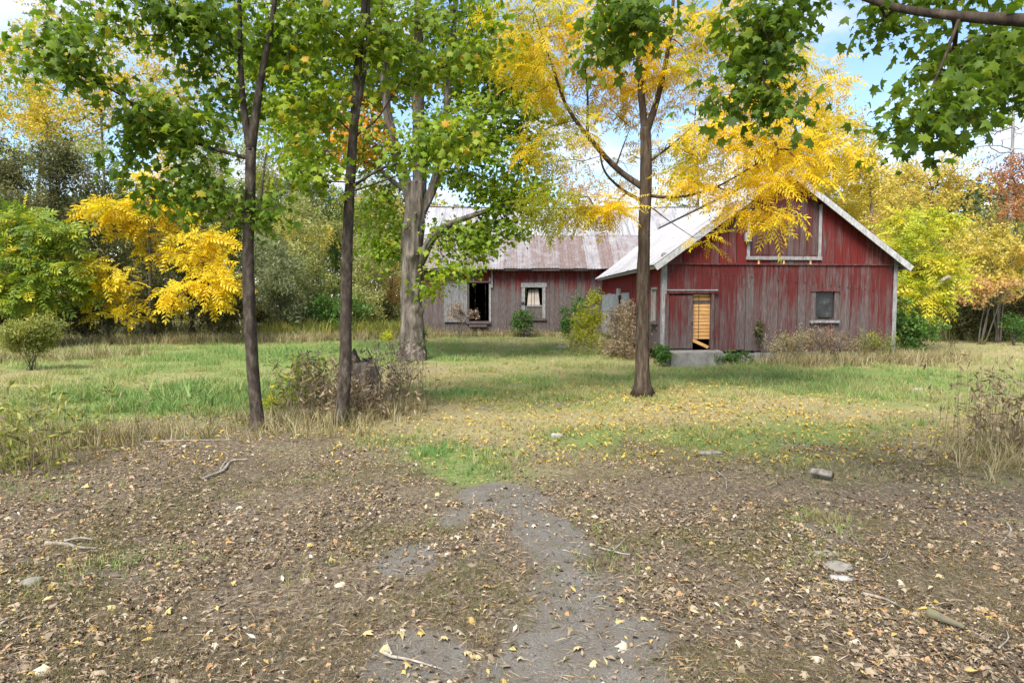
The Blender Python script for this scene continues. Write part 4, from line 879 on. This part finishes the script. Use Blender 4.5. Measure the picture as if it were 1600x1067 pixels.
grown('peach_tree', 'pale peach tree just above the long barn roof', 880, 56, [(875, 290, 56, 55, 30, 2, 28), (940, 300, 56, 60, 28, 2, 22)], T_CLUMP, 'peach', .8, 12, .42, 83, rad=.16)
grown('bare_tree', 'bare leafless treetop showing above the long barn roof', 805, 60, [(805, 240, 60, 45, 45, 2, 70)], T_CLUMP, 'peach', .5, 0, .3, 84, rad=.16, bark='bark_pale', twig=.012, top=(803, 270, 60))
grown('yellow_green_bush', 'bright yellow-green compound-leaved bush against the right end of the red barn', 1430, 25.5, [(1425, 400, 26, 36, 55, 1.2, 36), (1450, 345, 27, 40, 22, 1, 14), (1420, 470, 25, 30, 40, 1, 24), (1460, 440, 25.5, 35, 50, 1, 26), (1400, 360, 27, 25, 25, .8, 8)], T_PIN_S, 'yellow_green', .42, 11, .52, 85, BU, n=5, rad=.06, mode='pinnate')
grown('green_bush', 'low dark green bush at the right corner of the red barn', 1432, 23.2, [(1430, 520, 23.2, 40, 28, .7, 36), (1415, 490, 23.4, 20, 30, .5, 12)], T_CLUMP, 'bush_green', .34, 15, .26, 86, BU, n=6, rad=.03)
grown('tan_tree', 'rounded tan-yellow tree with dark branches right of the red barn', 1490, 39, [(1440, 270, 39, 65, 30, 2, 34), (1400, 310, 39, 50, 35, 2, 28), (1490, 320, 39, 60, 45, 2, 36), (1500, 270, 39, 40, 30, 1.5, 18), (1380, 350, 39, 30, 30, 1.5, 12)], T_CLUMP, 'tan_yellow', .7, 15, .36, 87, rad=.17, twig=.011, bark='bark_walnut', top=(1450, 300, 39))
grown('rust_tree', 'rusty red tree at the right edge above the tan bush', 1572, 42, [(1565, 275, 42, 45, 40, 2, 36), (1620, 290, 42, 50, 50, 2, 26), (1590, 330, 41, 40, 30, 1.5, 16)], T_CLUMP, 'rust', .75, 12, .38, 88, rad=.17, twig=.011)
grown('bare_tree', 'tall bare grey tree at the upper right edge', 1578, 48, [(1560, 210, 48, 70, 45, 2.5, 75), (1610, 150, 48, 60, 70, 2.5, 40)], T_CLUMP, 'rust', .5, 0, .3, 89, rad=.24, bark='bark_pale', twig=.014, top=(1585, 130, 48))
grown('tan_bush', 'tan and peach bush overhanging the dark thicket at right', 1560, 31, [(1555, 385, 31, 55, 35, 1.4, 36), (1540, 440, 30.5, 50, 28, 1.2, 26), (1610, 420, 31, 40, 50, 1.3, 20), (1500, 405, 31.5, 25, 30, 1, 12)], T_CLUMP, 'tan_yellow', .5, 18, .34, 90, BU, n=5, rad=.07)
grown('peach_bush', 'pinkish dry-leaved bush in front of the dark thicket', 1535, 30, [(1530, 455, 29.5, 40, 22, .8, 20), (1590, 450, 29.5, 30, 25, .8, 10)], T_CLUMP, 'peach', .4, 13, .30, 91, BU, n=4, rad=.05)
grown('dark_thicket', 'dark shady thicket bush at the right wood edge', 1555, 32.5, [(1550, 500, 32.5, 70, 40, 1.2, 84), (1610, 490, 32, 40, 50, 1, 36), (1490, 490, 33, 35, 50, 1, 36)], T_CLUMP_N, 'dark_green', .5, 20, .36, 92, BU, n=6, rad=.06)
grown('green_bush', 'small green bush at the right edge under the thicket', 1585, 29, [(1590, 505, 29, 30, 28, .6, 16)], T_CLUMP, 'bush_green', .35, 12, .28, 93, BU, n=3, rad=.03)
for i, (px, Y, bl, lm, lab) in enumerate([
    (1470, 44, [(1470, 400, 44, 60, 60, 2, 70), (1450, 470, 43, 60, 50, 2, 50)], 'tan_yellow', 'tan tree filling the gap behind the yellow-green bush'),
    (1560, 46, [(1560, 400, 46, 70, 80, 2, 84)], 'olive', 'olive tree behind the tan bush at right'),
    (1350, 56, [(1360, 340, 56, 60, 60, 2.5, 66), (1400, 400, 55, 60, 70, 2.5, 66)], 'tan_yellow', 'pale tan tree behind the right roof slope'),
    (1680, 44, [(1680, 360, 44, 80, 110, 2.5, 90)], 'olive', 'olive tree standing just beyond the right edge')]):
    grown('background_tree', lab, px, Y, bl, T_CLUMP, lm, .9, 18, .46, 94 + i, n=1, rad=.18)

# ------------------------------------------------------------------ bushes and weeds by the barns and in the yard
grown('round_shrub', 'round dark green shrub under the barn window', 816, 35.4, [(815, 503, 35.4, 20, 21, .55, 44)], T_CLUMP, 'bush_green', .22, 15, .2, 101, BU, n=6, rad=.02, twig=.004)
grown('dried_flower_shrub', 'brown dried flower heads in front of the grey sliding door', 716, 34.6, [(716, 487, 34.6, 20, 17, .5, 46), (745, 492, 34.6, 12, 8, .3, 10)], T_CLUMP, 'dry_pink', .18, 7, .16, 102, 'shrub', n=7, rad=.02, twig=.004)
grown('green_bush', 'dark green bush at the inner corner of the two barns', 888, 34, [(885, 500, 34, 14, 22, .5, 22), (905, 475, 34.5, 16, 16, .5, 16)], T_CLUMP, 'bush_green', .3, 13, .24, 103, BU, n=4, rad=.03)
grown('yellow_green_bush', 'yellow-green bush before the grey panels where the barns meet', 915, 29.5, [(915, 500, 29.5, 28, 26, .7, 40), (905, 535, 28.5, 24, 16, .6, 20), (930, 465, 31, 12, 10, .4, 9), (930, 540, 27.5, 20, 14, .5, 12)], T_CLUMP, 'yellow_green', .33, 14, .24, 104, BU, n=6, rad=.03)
grown('dry_weeds', 'tall brown dry weeds left of the walnut trunk', 972, 24.5, [(975, 505, 24.5, 26, 34, .6, 50), (965, 545, 23, 26, 18, .6, 26)], T_CLUMP_N, 'dry_weed', .26, 12, .2, 105, 'weeds', n=8, rad=.015, twig=.003, mode='hang')
grown('pink_weeds', 'pinkish dead weed heads against the grey side panels', 985, 26.5, [(985, 495, 26.5, 18, 26, .5, 26)], T_CLUMP, 'dry_pink', .22, 9, .2, 106, 'weeds', n=5, rad=.015, twig=.003)
grown('green_bush', 'leafy green bush at the left corner of the doorway step', 1035, 20.6, [(1034, 552, 20.6, 16, 15, .35, 20)], T_CLUMP, 'bush_green', .2, 13, .19, 107, BU, n=4, rad=.015)
grown('climbing_vine', 'thin dark vine growing up the middle of the plank wall', 1188, 21.3, [(1186, 520, 21.45, 7, 24, .06, 12)], T_CLUMP, 'dark_green', .1, 9, .13, 108, 'vine', n=2, rad=.01, twig=.003)
grown('goldenrod_clump', 'big green-gold goldenrod clump on the far left lawn', 45, 19, [(40, 525, 19, 50, 26, .8, 64), (60, 515, 19, 40, 20, .7, 30)], T_CLUMP_N, 'goldenrod', .24, 15, .24, 109, BU, n=14, rad=.014, twig=.0025, mode='hang')
grown('ivy_growth', 'small leafy growth climbing the foot of the old maple', 660, 22.4, [(660, 540, 22.4, 8, 22, .3, 16), (635, 530, 22.4, 8, 14, .3, 6)], T_CLUMP, 'bush_green', .14, 10, .16, 110, 'vine', n=3, rad=.012, twig=.003)
grown('yellow_weed', 'small yellow-leaved sapling left of the old maple foot', 612, 21, [(608, 525, 21, 12, 8, .3, 8)], T_CLUMP, 'yellow_green', .16, 9, .17, 111, 'weeds', n=2, rad=.01, twig=.003)
grown('yellow_weed', 'little yellow weed beside the forked maple trunk', 425, 11.2, [(423, 628, 11.2, 12, 16, .15, 10)], T_CLUMP, 'yellow_green', .1, 8, .10, 112, 'weeds', n=3, rad=.006, twig=.002)

grown('dry_brush', 'grey-brown brush heap under the plank wall left of the window', 1235, 20.8, [(1232, 538, 20.8, 42, 22, .4, 90), (1260, 522, 20.9, 20, 16, .3, 12)], T_CLUMP_N, 'dry_straw', .26, 6, .13, 130, BU, n=8, rad=.012, twig=.003, mode='hang')
grown('dry_brush', 'tangled dry brush below the window of the red barn', 1300, 20.9, [(1300, 535, 20.9, 44, 20, .4, 90), (1290, 510, 21, 20, 18, .3, 10)], T_CLUMP_N, 'dry_weed', .26, 6, .13, 131, BU, n=8, rad=.012, twig=.003, mode='hang')
grown('dry_brush', 'greenish brush at the right foot of the red barn', 1365, 21, [(1368, 536, 21, 40, 20, .4, 90)], T_CLUMP_N, 'goldenrod', .26, 7, .13, 132, BU, n=8, rad=.012, twig=.003, mode='hang')
grown('green_bush', 'low green weeds between the step and the brush heap', 1150, 20.7, [(1150, 558, 20.7, 30, 10, .25, 20)], T_CLUMP, 'bush_green', .16, 12, .15, 133, BU, n=5, rad=.01, twig=.003)
def weed_clump(name, label, px, py, h, n, spread, seed, mat='dry_weed', leafy=6, group=None, lean=.15, ht=None):
    """a clump of upright stalks, each with small side leaves and a seed head"""
    r = np.random.default_rng(seed); b = G(px, py); root = thing(name, label, 'weeds', b, group); A = []; Bq = []; ra = []; rb_ = []; pos = []
    for k in range(n):
        p = b + np.array([r.normal(0, spread), r.normal(0, spread * .7), 0]); p[2] = float(gz(p[0], p[1])) - .02; hh = h * r.uniform(.5, 1.1); d = np.array([r.normal(0, lean), r.normal(0, lean), 1.0]); q = p
        for s in range(3):
            e = q + (d + r.normal(0, .05, 3)) * hh / 3; A.append(q); Bq.append(e); ra.append(.005 - .0013 * s); rb_.append(.0042 - .0013 * s); q = e
            for _ in range(r.poisson(leafy / 3)): pos.append(A[-1] + (e - A[-1]) * r.random() + r.normal(0, .025, 3))
        for _ in range(3): pos.append(q + r.normal(0, .03, 3))
    obj('stalks', *edges_tube(np.array(A), np.array(Bq), np.array(ra), np.array(rb_), 3), M['dry_weed_stalk'], root)['kind'] = 'stuff'
    pos = np.array(pos); m = len(pos); nr = r.normal(0, 1, (m, 3)); scatter('leaves', T_LANCE, pos, frames(nr, r.normal(0, .7, (m, 3)) + (0, 0, -.4)), r.uniform(.06, .15, m), r.random(m), M[mat], root)
    return root
M['dry_weed_stalk'] = plain_mat('dry_weed_stalk', [(.3, (.10, .07, .04)), (.7, (.26, .20, .12))], 8)
weed_clump('weed_clump', 'dry brown weeds left of the second slim trunk', 500, 652, 1.05, 90, .34, 1, 'dry_weed', 10)
weed_clump('weed_clump', 'green-tinged weeds between the forked maple and the second trunk', 478, 645, .9, 90, .30, 2, 'sumac_green', 12)
weed_clump('weed_clump', 'dead reddish weeds right of the tree stump', 608, 630, 1.15, 110, .36, 3, 'dry_pink', 7)
weed_clump('weed_clump', 'sparse dry weeds in front of the stump foot', 575, 655, .7, 90, .34, 4, 'dry_weed', 8)
weed_clump('weed_clump', 'tall thin weeds at the right edge of the yard', 1575, 705, 1.0, 70, .34, 5, 'dry_weed', 5, lean=.1)
weed_clump('weed_clump', 'taller weeds farther back at the right edge', 1555, 668, 1.0, 34, .35, 6, 'dry_weed', 5, lean=.08)
weed_clump('weed_clump', 'weeds nearest the camera at the left edge', 30, 735, .75, 60, .35, 7, 'goldenrod', 8, lean=.1)
weed_clump('weed_clump', 'thin weeds at left in front of the lush grass', 90, 700, .8, 36, .4, 8, 'goldenrod', 8, lean=.1)
weed_clump('weed_clump', 'lone tall stalks standing in the left grass', 250, 685, .8, 5, .25, 9, 'dry_weed', 4, lean=.04)
weed_clump('weed_clump', 'bleached dry weeds under the red barn window', 1285, 560, 1.25, 90, .8, 10, 'dry_weed', 9)
weed_clump('weed_clump', 'bleached dry weeds near the right corner of the red barn', 1365, 558, 1.1, 90, .8, 14, 'goldenrod', 9)
weed_clump('weed_clump', 'grey-brown brush leaning on the plank wall', 1235, 562, 1.1, 80, .5, 15, 'dry_weed', 9)

weed_clump('weed_clump', 'tall mixed weeds at the near left corner of the red barn', 985, 560, 1.5, 110, .5, 16, 'dry_weed', 9)
weed_clump('weed_clump', 'green-gold weeds below the yellow-green barn bush', 925, 556, .9, 80, .6, 17, 'goldenrod', 10)

# stump
sb = G(572, 642); r = np.random.default_rng(5)
root = thing('tree_stump', 'rotten hollow tree stump behind the second slim trunk', 'stump', sb)
path = np.linspace(sb + (0, 0, -.05), sb + (-.07, 0, .98), 16); inner = np.linspace(sb + (-.07, 0, .9), sb + (-.04, 0, .45), 4)
V, F = tube(np.vstack([path, inner]), list(np.linspace(.30, .21, 16)) + [.16, .14, .12, .08], 40, .22, 4, .5, True, .12); k_ = np.arange(40)
for row in (14, 15, 16): V[row * 40:(row + 1) * 40, 2] += (.34 * (vnoise(k_ * .35, k_ * 0, 3) - .6) + .12 * (vnoise(k_ * 1.3, k_ * 0, 7) - .5)) * (1 if row > 14 else .6)
obj('trunk', V, F, M['bark_stump'], root)
for k in range(8):
    a = k * .8 + r.uniform(-.2, .2); p = sb + (.3 * math.cos(a), .3 * math.sin(a), .05)
    V, F = tube([sb + (.2 * math.cos(a), .2 * math.sin(a), .3), p, p + (.3 * math.cos(a), .3 * math.sin(a), -.08)], [.09, .07, .02], 6, .1, k); obj('root', V, F, M['bark_stump'], root)

# sticks, stones and logs lying about
def stick(label, pts, r0, mat='twig', side=None, name='fallen_branch', cat='branch'):
    rs_ = np.random.default_rng(len(label)); p = [G(x + rs_.normal(0, 2), y + rs_.normal(0, 2)) + (0, 0, r0 * .6 + .012 * rs_.random()) for x, y in pts]; parts = [tube(catmull(p, 5), np.linspace(r0, r0 * .3, 5 * (len(p) - 1) + 1), 7, .4, len(label))]
    for s in side or []:
        q = [G(x, y) + (0, 0, r0 + .02) for x, y in s]; parts.append(tube(catmull(q, 4), np.linspace(r0 * .6, r0 * .25, 4 * (len(q) - 1) + 1), 6, .1, 3))
    V, F = merge(parts); return tag(obj(name, V, F, M[mat], None, None, True), label, cat)
stick('pale crooked branch lying below the forked maple', [(318, 748), (345, 738), (360, 724), (385, 718)], .022, 'stick_pale', [[(345, 738), (352, 727), (358, 722)]])
stick('grey broken branch lying in the litter at left', [(72, 850), (100, 855), (125, 860), (150, 860)], .022, 'twig', [[(100, 853), (125, 848), (145, 850)]])
stick('pale stick with a bend at the bottom of the path', [(600, 1020), (612, 1030), (640, 1036), (690, 1046)], .011, 'stick_pale', [[(612, 1030), (606, 1015), (604, 1008)]])
stick('forked pale twig right of the asphalt path', [(935, 860), (955, 868), (985, 868), (1010, 863)], .008, 'stick_pale', [[(957, 866), (972, 852), (983, 838)]])
stick('thin curved twig on the right edge of the path', [(880, 858), (920, 872), (928, 888), (935, 905)], .006, 'stick_pale')
stick('pale stick cut by the left edge near the bottom', [(0, 982), (10, 976), (22, 968), (35, 962)], .013, 'stick_pale')
stick('long dry stalk lying below the rusty litter at left', [(325, 960), (350, 945), (375, 930)], .008, 'twig')
stick('thin curving twig in the middle of the path', [(772, 980), (780, 972), (800, 970), (808, 985), (806, 995)], .006, 'stick_pale')
stick('bleached stick in the right litter', [(1204, 832), (1225, 845), (1243, 856), (1240, 866)], .009, 'stick_pale')
stick('pale curved stick at right', [(1376, 882), (1380, 870), (1388, 862)], .009, 'stick_pale')
stick('thin pale stick near the right edge above the mossy log', [(1500, 985), (1530, 1000), (1560, 1020), (1580, 1030)], .009, 'stick_pale', [[(1560, 1020), (1575, 1005), (1572, 990)]])
stick('pale bent twig lying by the right edge', [(1570, 818), (1578, 830), (1570, 845), (1555, 853)], .009, 'stick_pale')
stick('dark stick in the right litter below the flat stones', [(1350, 930), (1380, 938), (1405, 948)], .012, 'twig')
stick('small pale twig right of the grass patch', [(1122, 740), (1132, 752), (1136, 764)], .010, 'stick_pale')
stick('dark twigs lying across the left grass edge', [(225, 690), (300, 693), (370, 688)], .014, 'twig')
stick('fallen branch sticking up from the weeds left of the second trunk', [(430, 600), (455, 610), (468, 625)], .016, 'twig')
mossy = stick('short mossy log lying at the lower right', [(1452, 968), (1475, 978), (1508, 985)], .045, 'moss_log', None, 'mossy_log', 'log')
lg = G(1300, 752); root = thing('log_piece', 'short cut log with dark hollow end right of the yard', 'log', lg)
V, F = tube([lg + (-.16, .14, .07), lg + (-.08, .06, .075), lg + (0, 0, .07)], [.042, .046, .042], 14, .25, 2); obj('bark', V, F, M['twig'], root, None, True)
V, F = tube([lg + (0, 0, .07), lg + (.008, -.008, .07)], [.036, .032], 14, .05, 2); obj('cut_end', V, F, M['end_grain'], root)
fb = [P(1440, 470, 25), P(1455, 455, 24.8), P(1470, 440, 24.6), P(1485, 432, 24.4)]; bb = onto((fb[0][0] - .8, 25.4, 0))
V, F = tube(catmull([bb] + fb, 5), np.linspace(.12, .07, 21), 8, .12, 6); tag(obj('dead_branch', V, F, M['stick_pale'], None, None, True), 'broken pale dead limb slanting out of the yellow-green bush', 'branch')
def stone(name, label, px, py, sx, sy, sz, mat, seed, cat='stone', rz=0.0):
    r = np.random.default_rng(seed); b = G(px, py); V = []; n1, n2 = 7, 12
    for i in range(n1 + 1):
        th = math.pi * i / n1
        for j in range(n2):
            ph = 2 * math.pi * j / n2 + .2; d = np.array([math.sin(th) * math.cos(ph), math.sin(th) * math.sin(ph), math.cos(th)]); d = np.sign(d) * np.abs(d) ** .7
            V.append(d * (1 + .3 * (vnoise(d[0] * 1.7 + seed, d[1] * 1.7 + d[2] * 2.1, seed) - .5)) * (sx, sy, sz))
    V = np.array(V); c, s = math.cos(rz), math.sin(rz); V[:, :2] = V[:, :2] @ np.array([[c, s], [-s, c]]); i, j = np.meshgrid(np.arange(n1), np.arange(n2), indexing='ij'); k = (j + 1) % n2
    F = np.stack([i * n2 + j, (i + 1) * n2 + j, (i + 1) * n2 + k, i * n2 + k], -1).reshape(-1, 4)
    return tag(obj(name, V + b + (0, 0, sz * .4), F, M[mat], None), label, cat)
stone('white_stone', 'small white stone in the grass left of the walnut trunk', 870, 683, .085, .06, .045, 'stone', 1)
stone('white_stone', 'pale flat stone in the light grass at far right', 1436, 611, .17, .12, .05, 'stone', 2)
stone('flat_stone', 'larger flat slab of stone in the right litter', 1310, 886, .10, .085, .02, 'slab', 3, rz=.4)
stone('flat_stone', 'smaller slab just below the larger flat stone', 1314, 905, .075, .04, .018, 'stone', 4, rz=-.3)
stone('flat_stone', 'thin slab just above the larger flat stone', 1288, 866, .11, .04, .015, 'slab', 8, rz=-.2)
stone('flat_stone', 'pale flat stone at the far edge of the leaf litter', 1110, 709, .16, .07, .03, 'slab', 5)
stone('broken_block', 'pale broken block on the ground by the yellow-green barn bush', 877, 545, .28, .18, .08, 'stone', 6)
stone('broken_block', 'second pale block nearest the lawn by the barn bush', 868, 551, .24, .15, .06, 'stone', 7)
stone('grey_rock', 'dark grey lump of rock in the left foreground litter', 50, 912, .07, .06, .03, 'slab', 9)
stone('clay_pot', 'brown lump beside the concrete step of the doorway', 1124, 560, .16, .14, .16, 'end_grain', 10)

# ------------------------------------------------------------------ fallen leaves that can be told apart
r = np.random.default_rng(77); LC = {'tan': (.50, .62, 90), 'orange': (.80, .88, 40), 'pale': (.97, 1.0, 45), 'yellow': (.92, .95, 40)}
LAB = {'tan': 'curled tan fallen leaf lying in the foreground litter', 'orange': 'curled orange-brown fallen leaf lying in the foreground litter', 'pale': 'pale whitish fallen leaf lying in the foreground litter', 'yellow': 'yellow fallen leaf lying in the foreground litter'}
for cn_, (lo, hi, n) in LC.items():
    meshes = []
    for k in range(8):
        V, F = T_LITTER[k if k < 6 else k - 6]; me = mesh_np('fallen_leaf', V, F, {'rnd': np.full(len(V), r.uniform(lo, hi))}); me.materials.append(M['litter']); meshes.append(me)
    for k in range(n):
        px, py = r.uniform(10, 1590), 760 + 300 * r.random() ** .8
        if cn_ == 'yellow' and r.random() < .7: px = r.uniform(560, 1000)
        g_ = G(px, py); s = r.uniform(.04, .085); nr = Vector((r.normal(0, .35), r.normal(0, .35), 1)).normalized(); q = nr.to_track_quat('Z', 'Y').to_matrix() @ Matrix.Rotation(r.uniform(0, 6.28), 3, 'Z')
        o = bpy.data.objects.new('fallen_leaf', meshes[int(r.integers(8))]); COL.objects.link(o)
        mt = q.to_4x4() @ Matrix.Scale(s, 4); mt.translation = Vector(g_) + Vector((0, 0, .022 + .1 * s)); o.matrix_world = mt; where = 'on the worn asphalt path' if 560 < px < 990 else ('in the litter left of the path' if px < 560 else 'in the litter right of the path')
        where += ' near the bottom edge' if py > 930 else ', farther from the camera'
        tag(o, LAB[cn_].replace('in the foreground litter', where), 'leaf', cn_ + ' fallen leaves ' + where)

# ------------------------------------------------------------------ leaf litter, grass and thatch (uncountable)
def spread_pts(n, y0, y1, r, power=1.0, margin=1.12):
    """points over the yard, denser towards the near side"""
    y = y0 * (y1 / y0) ** (r.random(n) ** power); x = r.uniform(-1, 1, n) * (.75 * y * margin + 1.5); return x, y
def lay(n, tilt, r):
    nr = np.stack([r.normal(0, tilt, n), r.normal(0, tilt, n), np.ones(n)], 1); a = r.uniform(0, 6.28, n); return frames(nr, np.stack([np.cos(a), np.sin(a), np.zeros(n)], 1))
r = np.random.default_rng(99)
x, y = spread_pts(160000, 3.0, 16, r, .95); p, l, g = gmask(x, y); keep = r.random(len(x)) < np.clip(l * 1.0 + .06, 0, 1) * (1 - .72 * p) * (.16 + 1.0 * sstep(.34, .62, fbm(x * 1.3, y * 1.3, 61, 5))); x, y = x[keep], y[keep]; n = len(x)
size = np.clip(.026 * np.exp(r.normal(0, .46, n)), .010, .095); pos = np.stack([x, y, gz(x, y) + .008 + .022 * r.random(n)], 1)
tint = np.clip(r.random(n) ** 1.25 * .85 + .25 * (fbm(x * .9, y * .9, 71, 3) - .5) + .2 * (r.random(n) < .25), 0, 1)
T_LITTER_S = [maple_t(.5, False, 55), maple_t(.9, False, 56), blade_t(.36, .2, 61), blade_t(.3, .5, 62)] + [quad_t(.55, .15 + .1 * i, 70 + i) for i in range(4)]
o = scatter('leaf_litter', T_LITTER_S, pos, lay(n, .38, r), size, tint, M['litter']); tag(o, 'brown dead leaf litter covering the front of the yard')
x, y = spread_pts(110000, 3.0, 13, r, .95); p, l, g = gmask(x, y); keep = r.random(len(x)) < np.clip(l + .1, 0, 1) * (1 - .65 * p); x, y = x[keep], y[keep]; n = len(x)
o = scatter('dry_thatch', T_NEEDLE, np.stack([x, y, gz(x, y) + .008 + .016 * r.random(n)], 1), lay(n, .25, r), r.uniform(.03, .10, n), np.clip(r.random(n) ** 1.1 * .85, 0, .84), M['litter']); tag(o, 'dry grass thatch and small twigs lying on the soil')
# yellow leaves under the walnut and over the grass
x, y = spread_pts(70000, 8, 34, r, 1.0); dw = np.exp(-(((x - 2.6) / 3.6) ** 2 + ((y - 13.0) / 4.0) ** 2)) + .10 + .25 * np.exp(-(((x + .5) / 3) ** 2 + ((y - 20) / 6) ** 2)); keep = r.random(len(x)) < dw * (.3 + fbm(x * 1.2, y * 1.2, 81, 3)); x, y = x[keep], y[keep]; n = len(x)
o = scatter('walnut_litter', T_LITTER[4:], np.stack([x, y, gz(x, y) + .02 + .05 * r.random(n)], 1), lay(n, .5, r), r.uniform(.03, .085, n), r.random(n), M['yellow_litter']); tag(o, 'yellow fallen leaflets scattered over the grass under the walnut')
# grass
def far_tuft_t(k, seed, w=.05):
    r = np.random.default_rng(seed); V = []; F = []
    for _ in range(k):
        b = np.array([*r.normal(0, .5, 2), -.05]); a = r.uniform(0, 6.28); s_ = np.array([math.cos(a), math.sin(a), 0]) * w; e = b + np.array([*r.normal(0, .4, 2), r.uniform(.5, 1.1)]); n = len(V); V.extend([b - s_, b + s_, e]); F.append((n, n + 1, n + 2))
    return np.array(V), np.array(F)
T_FAR = [far_tuft_t(7, i, .06) for i in range(6)]
def grass(name, n, y0, y1, hfun, label, seed, margin=1.12, power=1.0, tt=None):
    r = np.random.default_rng(seed); x, y = spread_pts(n, y0, y1, r, power, margin); p, l, g = gmask(x, y)
    inb = ((y > 21.4) & (x > 4.7) & (x < 12.4)) | ((y > 36.8) & (x > -5.5) & (x < 12.5)); dens = np.clip((1 - .82 * l) * (.45 + .75 * g), 0, 1) * (1 - p) + .8 * l * sstep(.42, .66, fbm(x * 1.3, y * 1.3, 91, 4)) * (1 - p)
    keep = (r.random(n) < dens) & ~inb; x, y, g, l = x[keep], y[keep], g[keep], l[keep]; m = len(x)
    h = hfun(x, y, g, l) * r.uniform(.6, 1.3, m); tint = np.clip(g * .7 + r.normal(0, .18, m) + .10 + .5 * (fbm(x * 2.1, y * 2.1, 221, 3) - .5), 0, 1); a = r.uniform(0, 6.28, m)
    B = frames(np.stack([r.normal(0, .15, m), r.normal(0, .15, m), np.ones(m)], 1), np.stack([np.cos(a), np.sin(a), np.zeros(m)], 1))
    o = scatter(name, tt or T_TUFT, np.stack([x, y, gz(x, y)], 1), B, h, np.clip(tint + .12 * l, 0, 1), M['grass']); return tag(o, label)
lush = lambda x, y: np.exp(-1.3 * (((x + 7.2) / 3.4) ** 2 + ((y - 13.3) / 2.6) ** 2)) + .8 * np.exp(-1.3 * (((x + .7) / .8) ** 2 + ((y - 8.5) / .8) ** 2))
gh = lambda x, y, g, l: (.35 + 1.5 * sstep(.35, .75, fbm(x * 1.4, y * 1.4, 211, 3))) * (.055 + .05 * g + .10 * lush(x, y)) * (1 - .35 * l)
grass('yard_grass', 40000, 4.0, 15, gh, 'patchy green and straw-coloured grass on the near half of the yard', 201, power=.62)
grass('lawn_grass', 72000, 13, 40, lambda x, y, g, l: gh(x, y, g, l) * 1.1 + .001 * y, 'finer grass of the lawn towards the barns and the wood', 202, power=.85, tt=T_FAR)
r = np.random.default_rng(611); T_SPARSE = [far_tuft_t(6, 40 + i, .034) for i in range(6)]
x, y = spread_pts(70000, 3.1, 14, r, .9); p, l, g = gmask(x, y); pn = fbm(x * .9, y * .9, 191, 5); keep = r.random(len(x)) < sstep(.47, .66, pn) * (.25 + .6 * l) * (1 - .8 * p); x, y, pn = x[keep], y[keep], pn[keep]; n = len(x)
a = r.uniform(0, 6.28, n); B = frames(np.stack([r.normal(0, .4, n), r.normal(0, .4, n), np.ones(n)], 1), np.stack([np.cos(a), np.sin(a), np.zeros(n)], 1))
o = scatter('sparse_grass', T_SPARSE, np.stack([x, y, gz(x, y)], 1), B, r.uniform(.025, .075, n), np.clip(.15 + .35 * r.random(n) + 1.2 * (fbm(x * .6, y * .6, 195, 3) - .5), 0, 1), M['sparse_grass']); tag(o, 'thin olive and straw grass growing through the leaf litter')
r = np.random.default_rng(301)
def fringe(name, label, segs, n, h, mat, seed, tint=(0, 1)):
    r = np.random.default_rng(seed); X = []; Y = []
    for (x0, y0, x1, y1, wd, f) in segs:
        k = int(n * f); t = r.random(k); X.append(x0 + (x1 - x0) * t + r.normal(0, .3, k)); Y.append(y0 + (y1 - y0) * t + r.normal(0, wd, k))
    X = np.concatenate(X); Y = np.concatenate(Y); m = len(X); a = r.uniform(0, 6.28, m)
    B = frames(np.stack([r.normal(0, .2, m), r.normal(0, .2, m), np.ones(m)], 1), np.stack([np.cos(a), np.sin(a), np.zeros(m)], 1))
    o = scatter(name, T_TALL, np.stack([X, Y, gz(X, Y)], 1), B, h * r.uniform(.5, 1.3, m), r.uniform(*tint, m), M[mat]); return tag(o, label)
fringe('tall_dry_grass', 'tall straw-coloured grass along the left wood edge', [(-24, 28.6, -9, 31.8, .45, .55), (-10, 32, -4, 34.8, .4, .3), (-13, 24, -19, 20, .6, .15)], 1700, .62, 'dry_straw', 401)
fringe('reed_grass', 'green reedy grass below the olive bushes', [(-12, 33.4, -5, 35.2, .5, 1)], 1000, 1.1, 'goldenrod', 402)
fringe('barn_foot_grass', 'rank grass and weeds along the foot of the barns', [(8.0, 20.5, 12.6, 21.2, .35, .55), (-5.4, 36.2, 4.6, 36.2, .3, .3), (12, 21, 15, 23, .6, .2)], 1900, .52, 'dry_straw', 403)
fringe('stump_grass', 'rough grass tangled round the two slim trunks and the stump', [(-3.9, 10.8, -2.2, 11.1, .6, .55), (-2.6, 12.0, -1.9, 12.3, .5, .3), (-6.6, 9.4, -4.4, 9.8, .3, .15)], 620, .36, 'dry_straw', 404)
fringe('edge_grass', 'straggling straw grass at the left and right edges of the yard', [(-7.2, 8.2, -5.6, 9.4, .6, .5), (5.6, 7.8, 7.4, 9.4, .5, .5)], 420, .36, 'dry_straw', 405)
fringe('wood_floor', 'dark dead undergrowth on the floor of the wood', [(-30, 38, -5, 41, 2.5, .6), (13, 33, 30, 36, 2, .4)], 1500, 1.1, 'dark_green', 406)
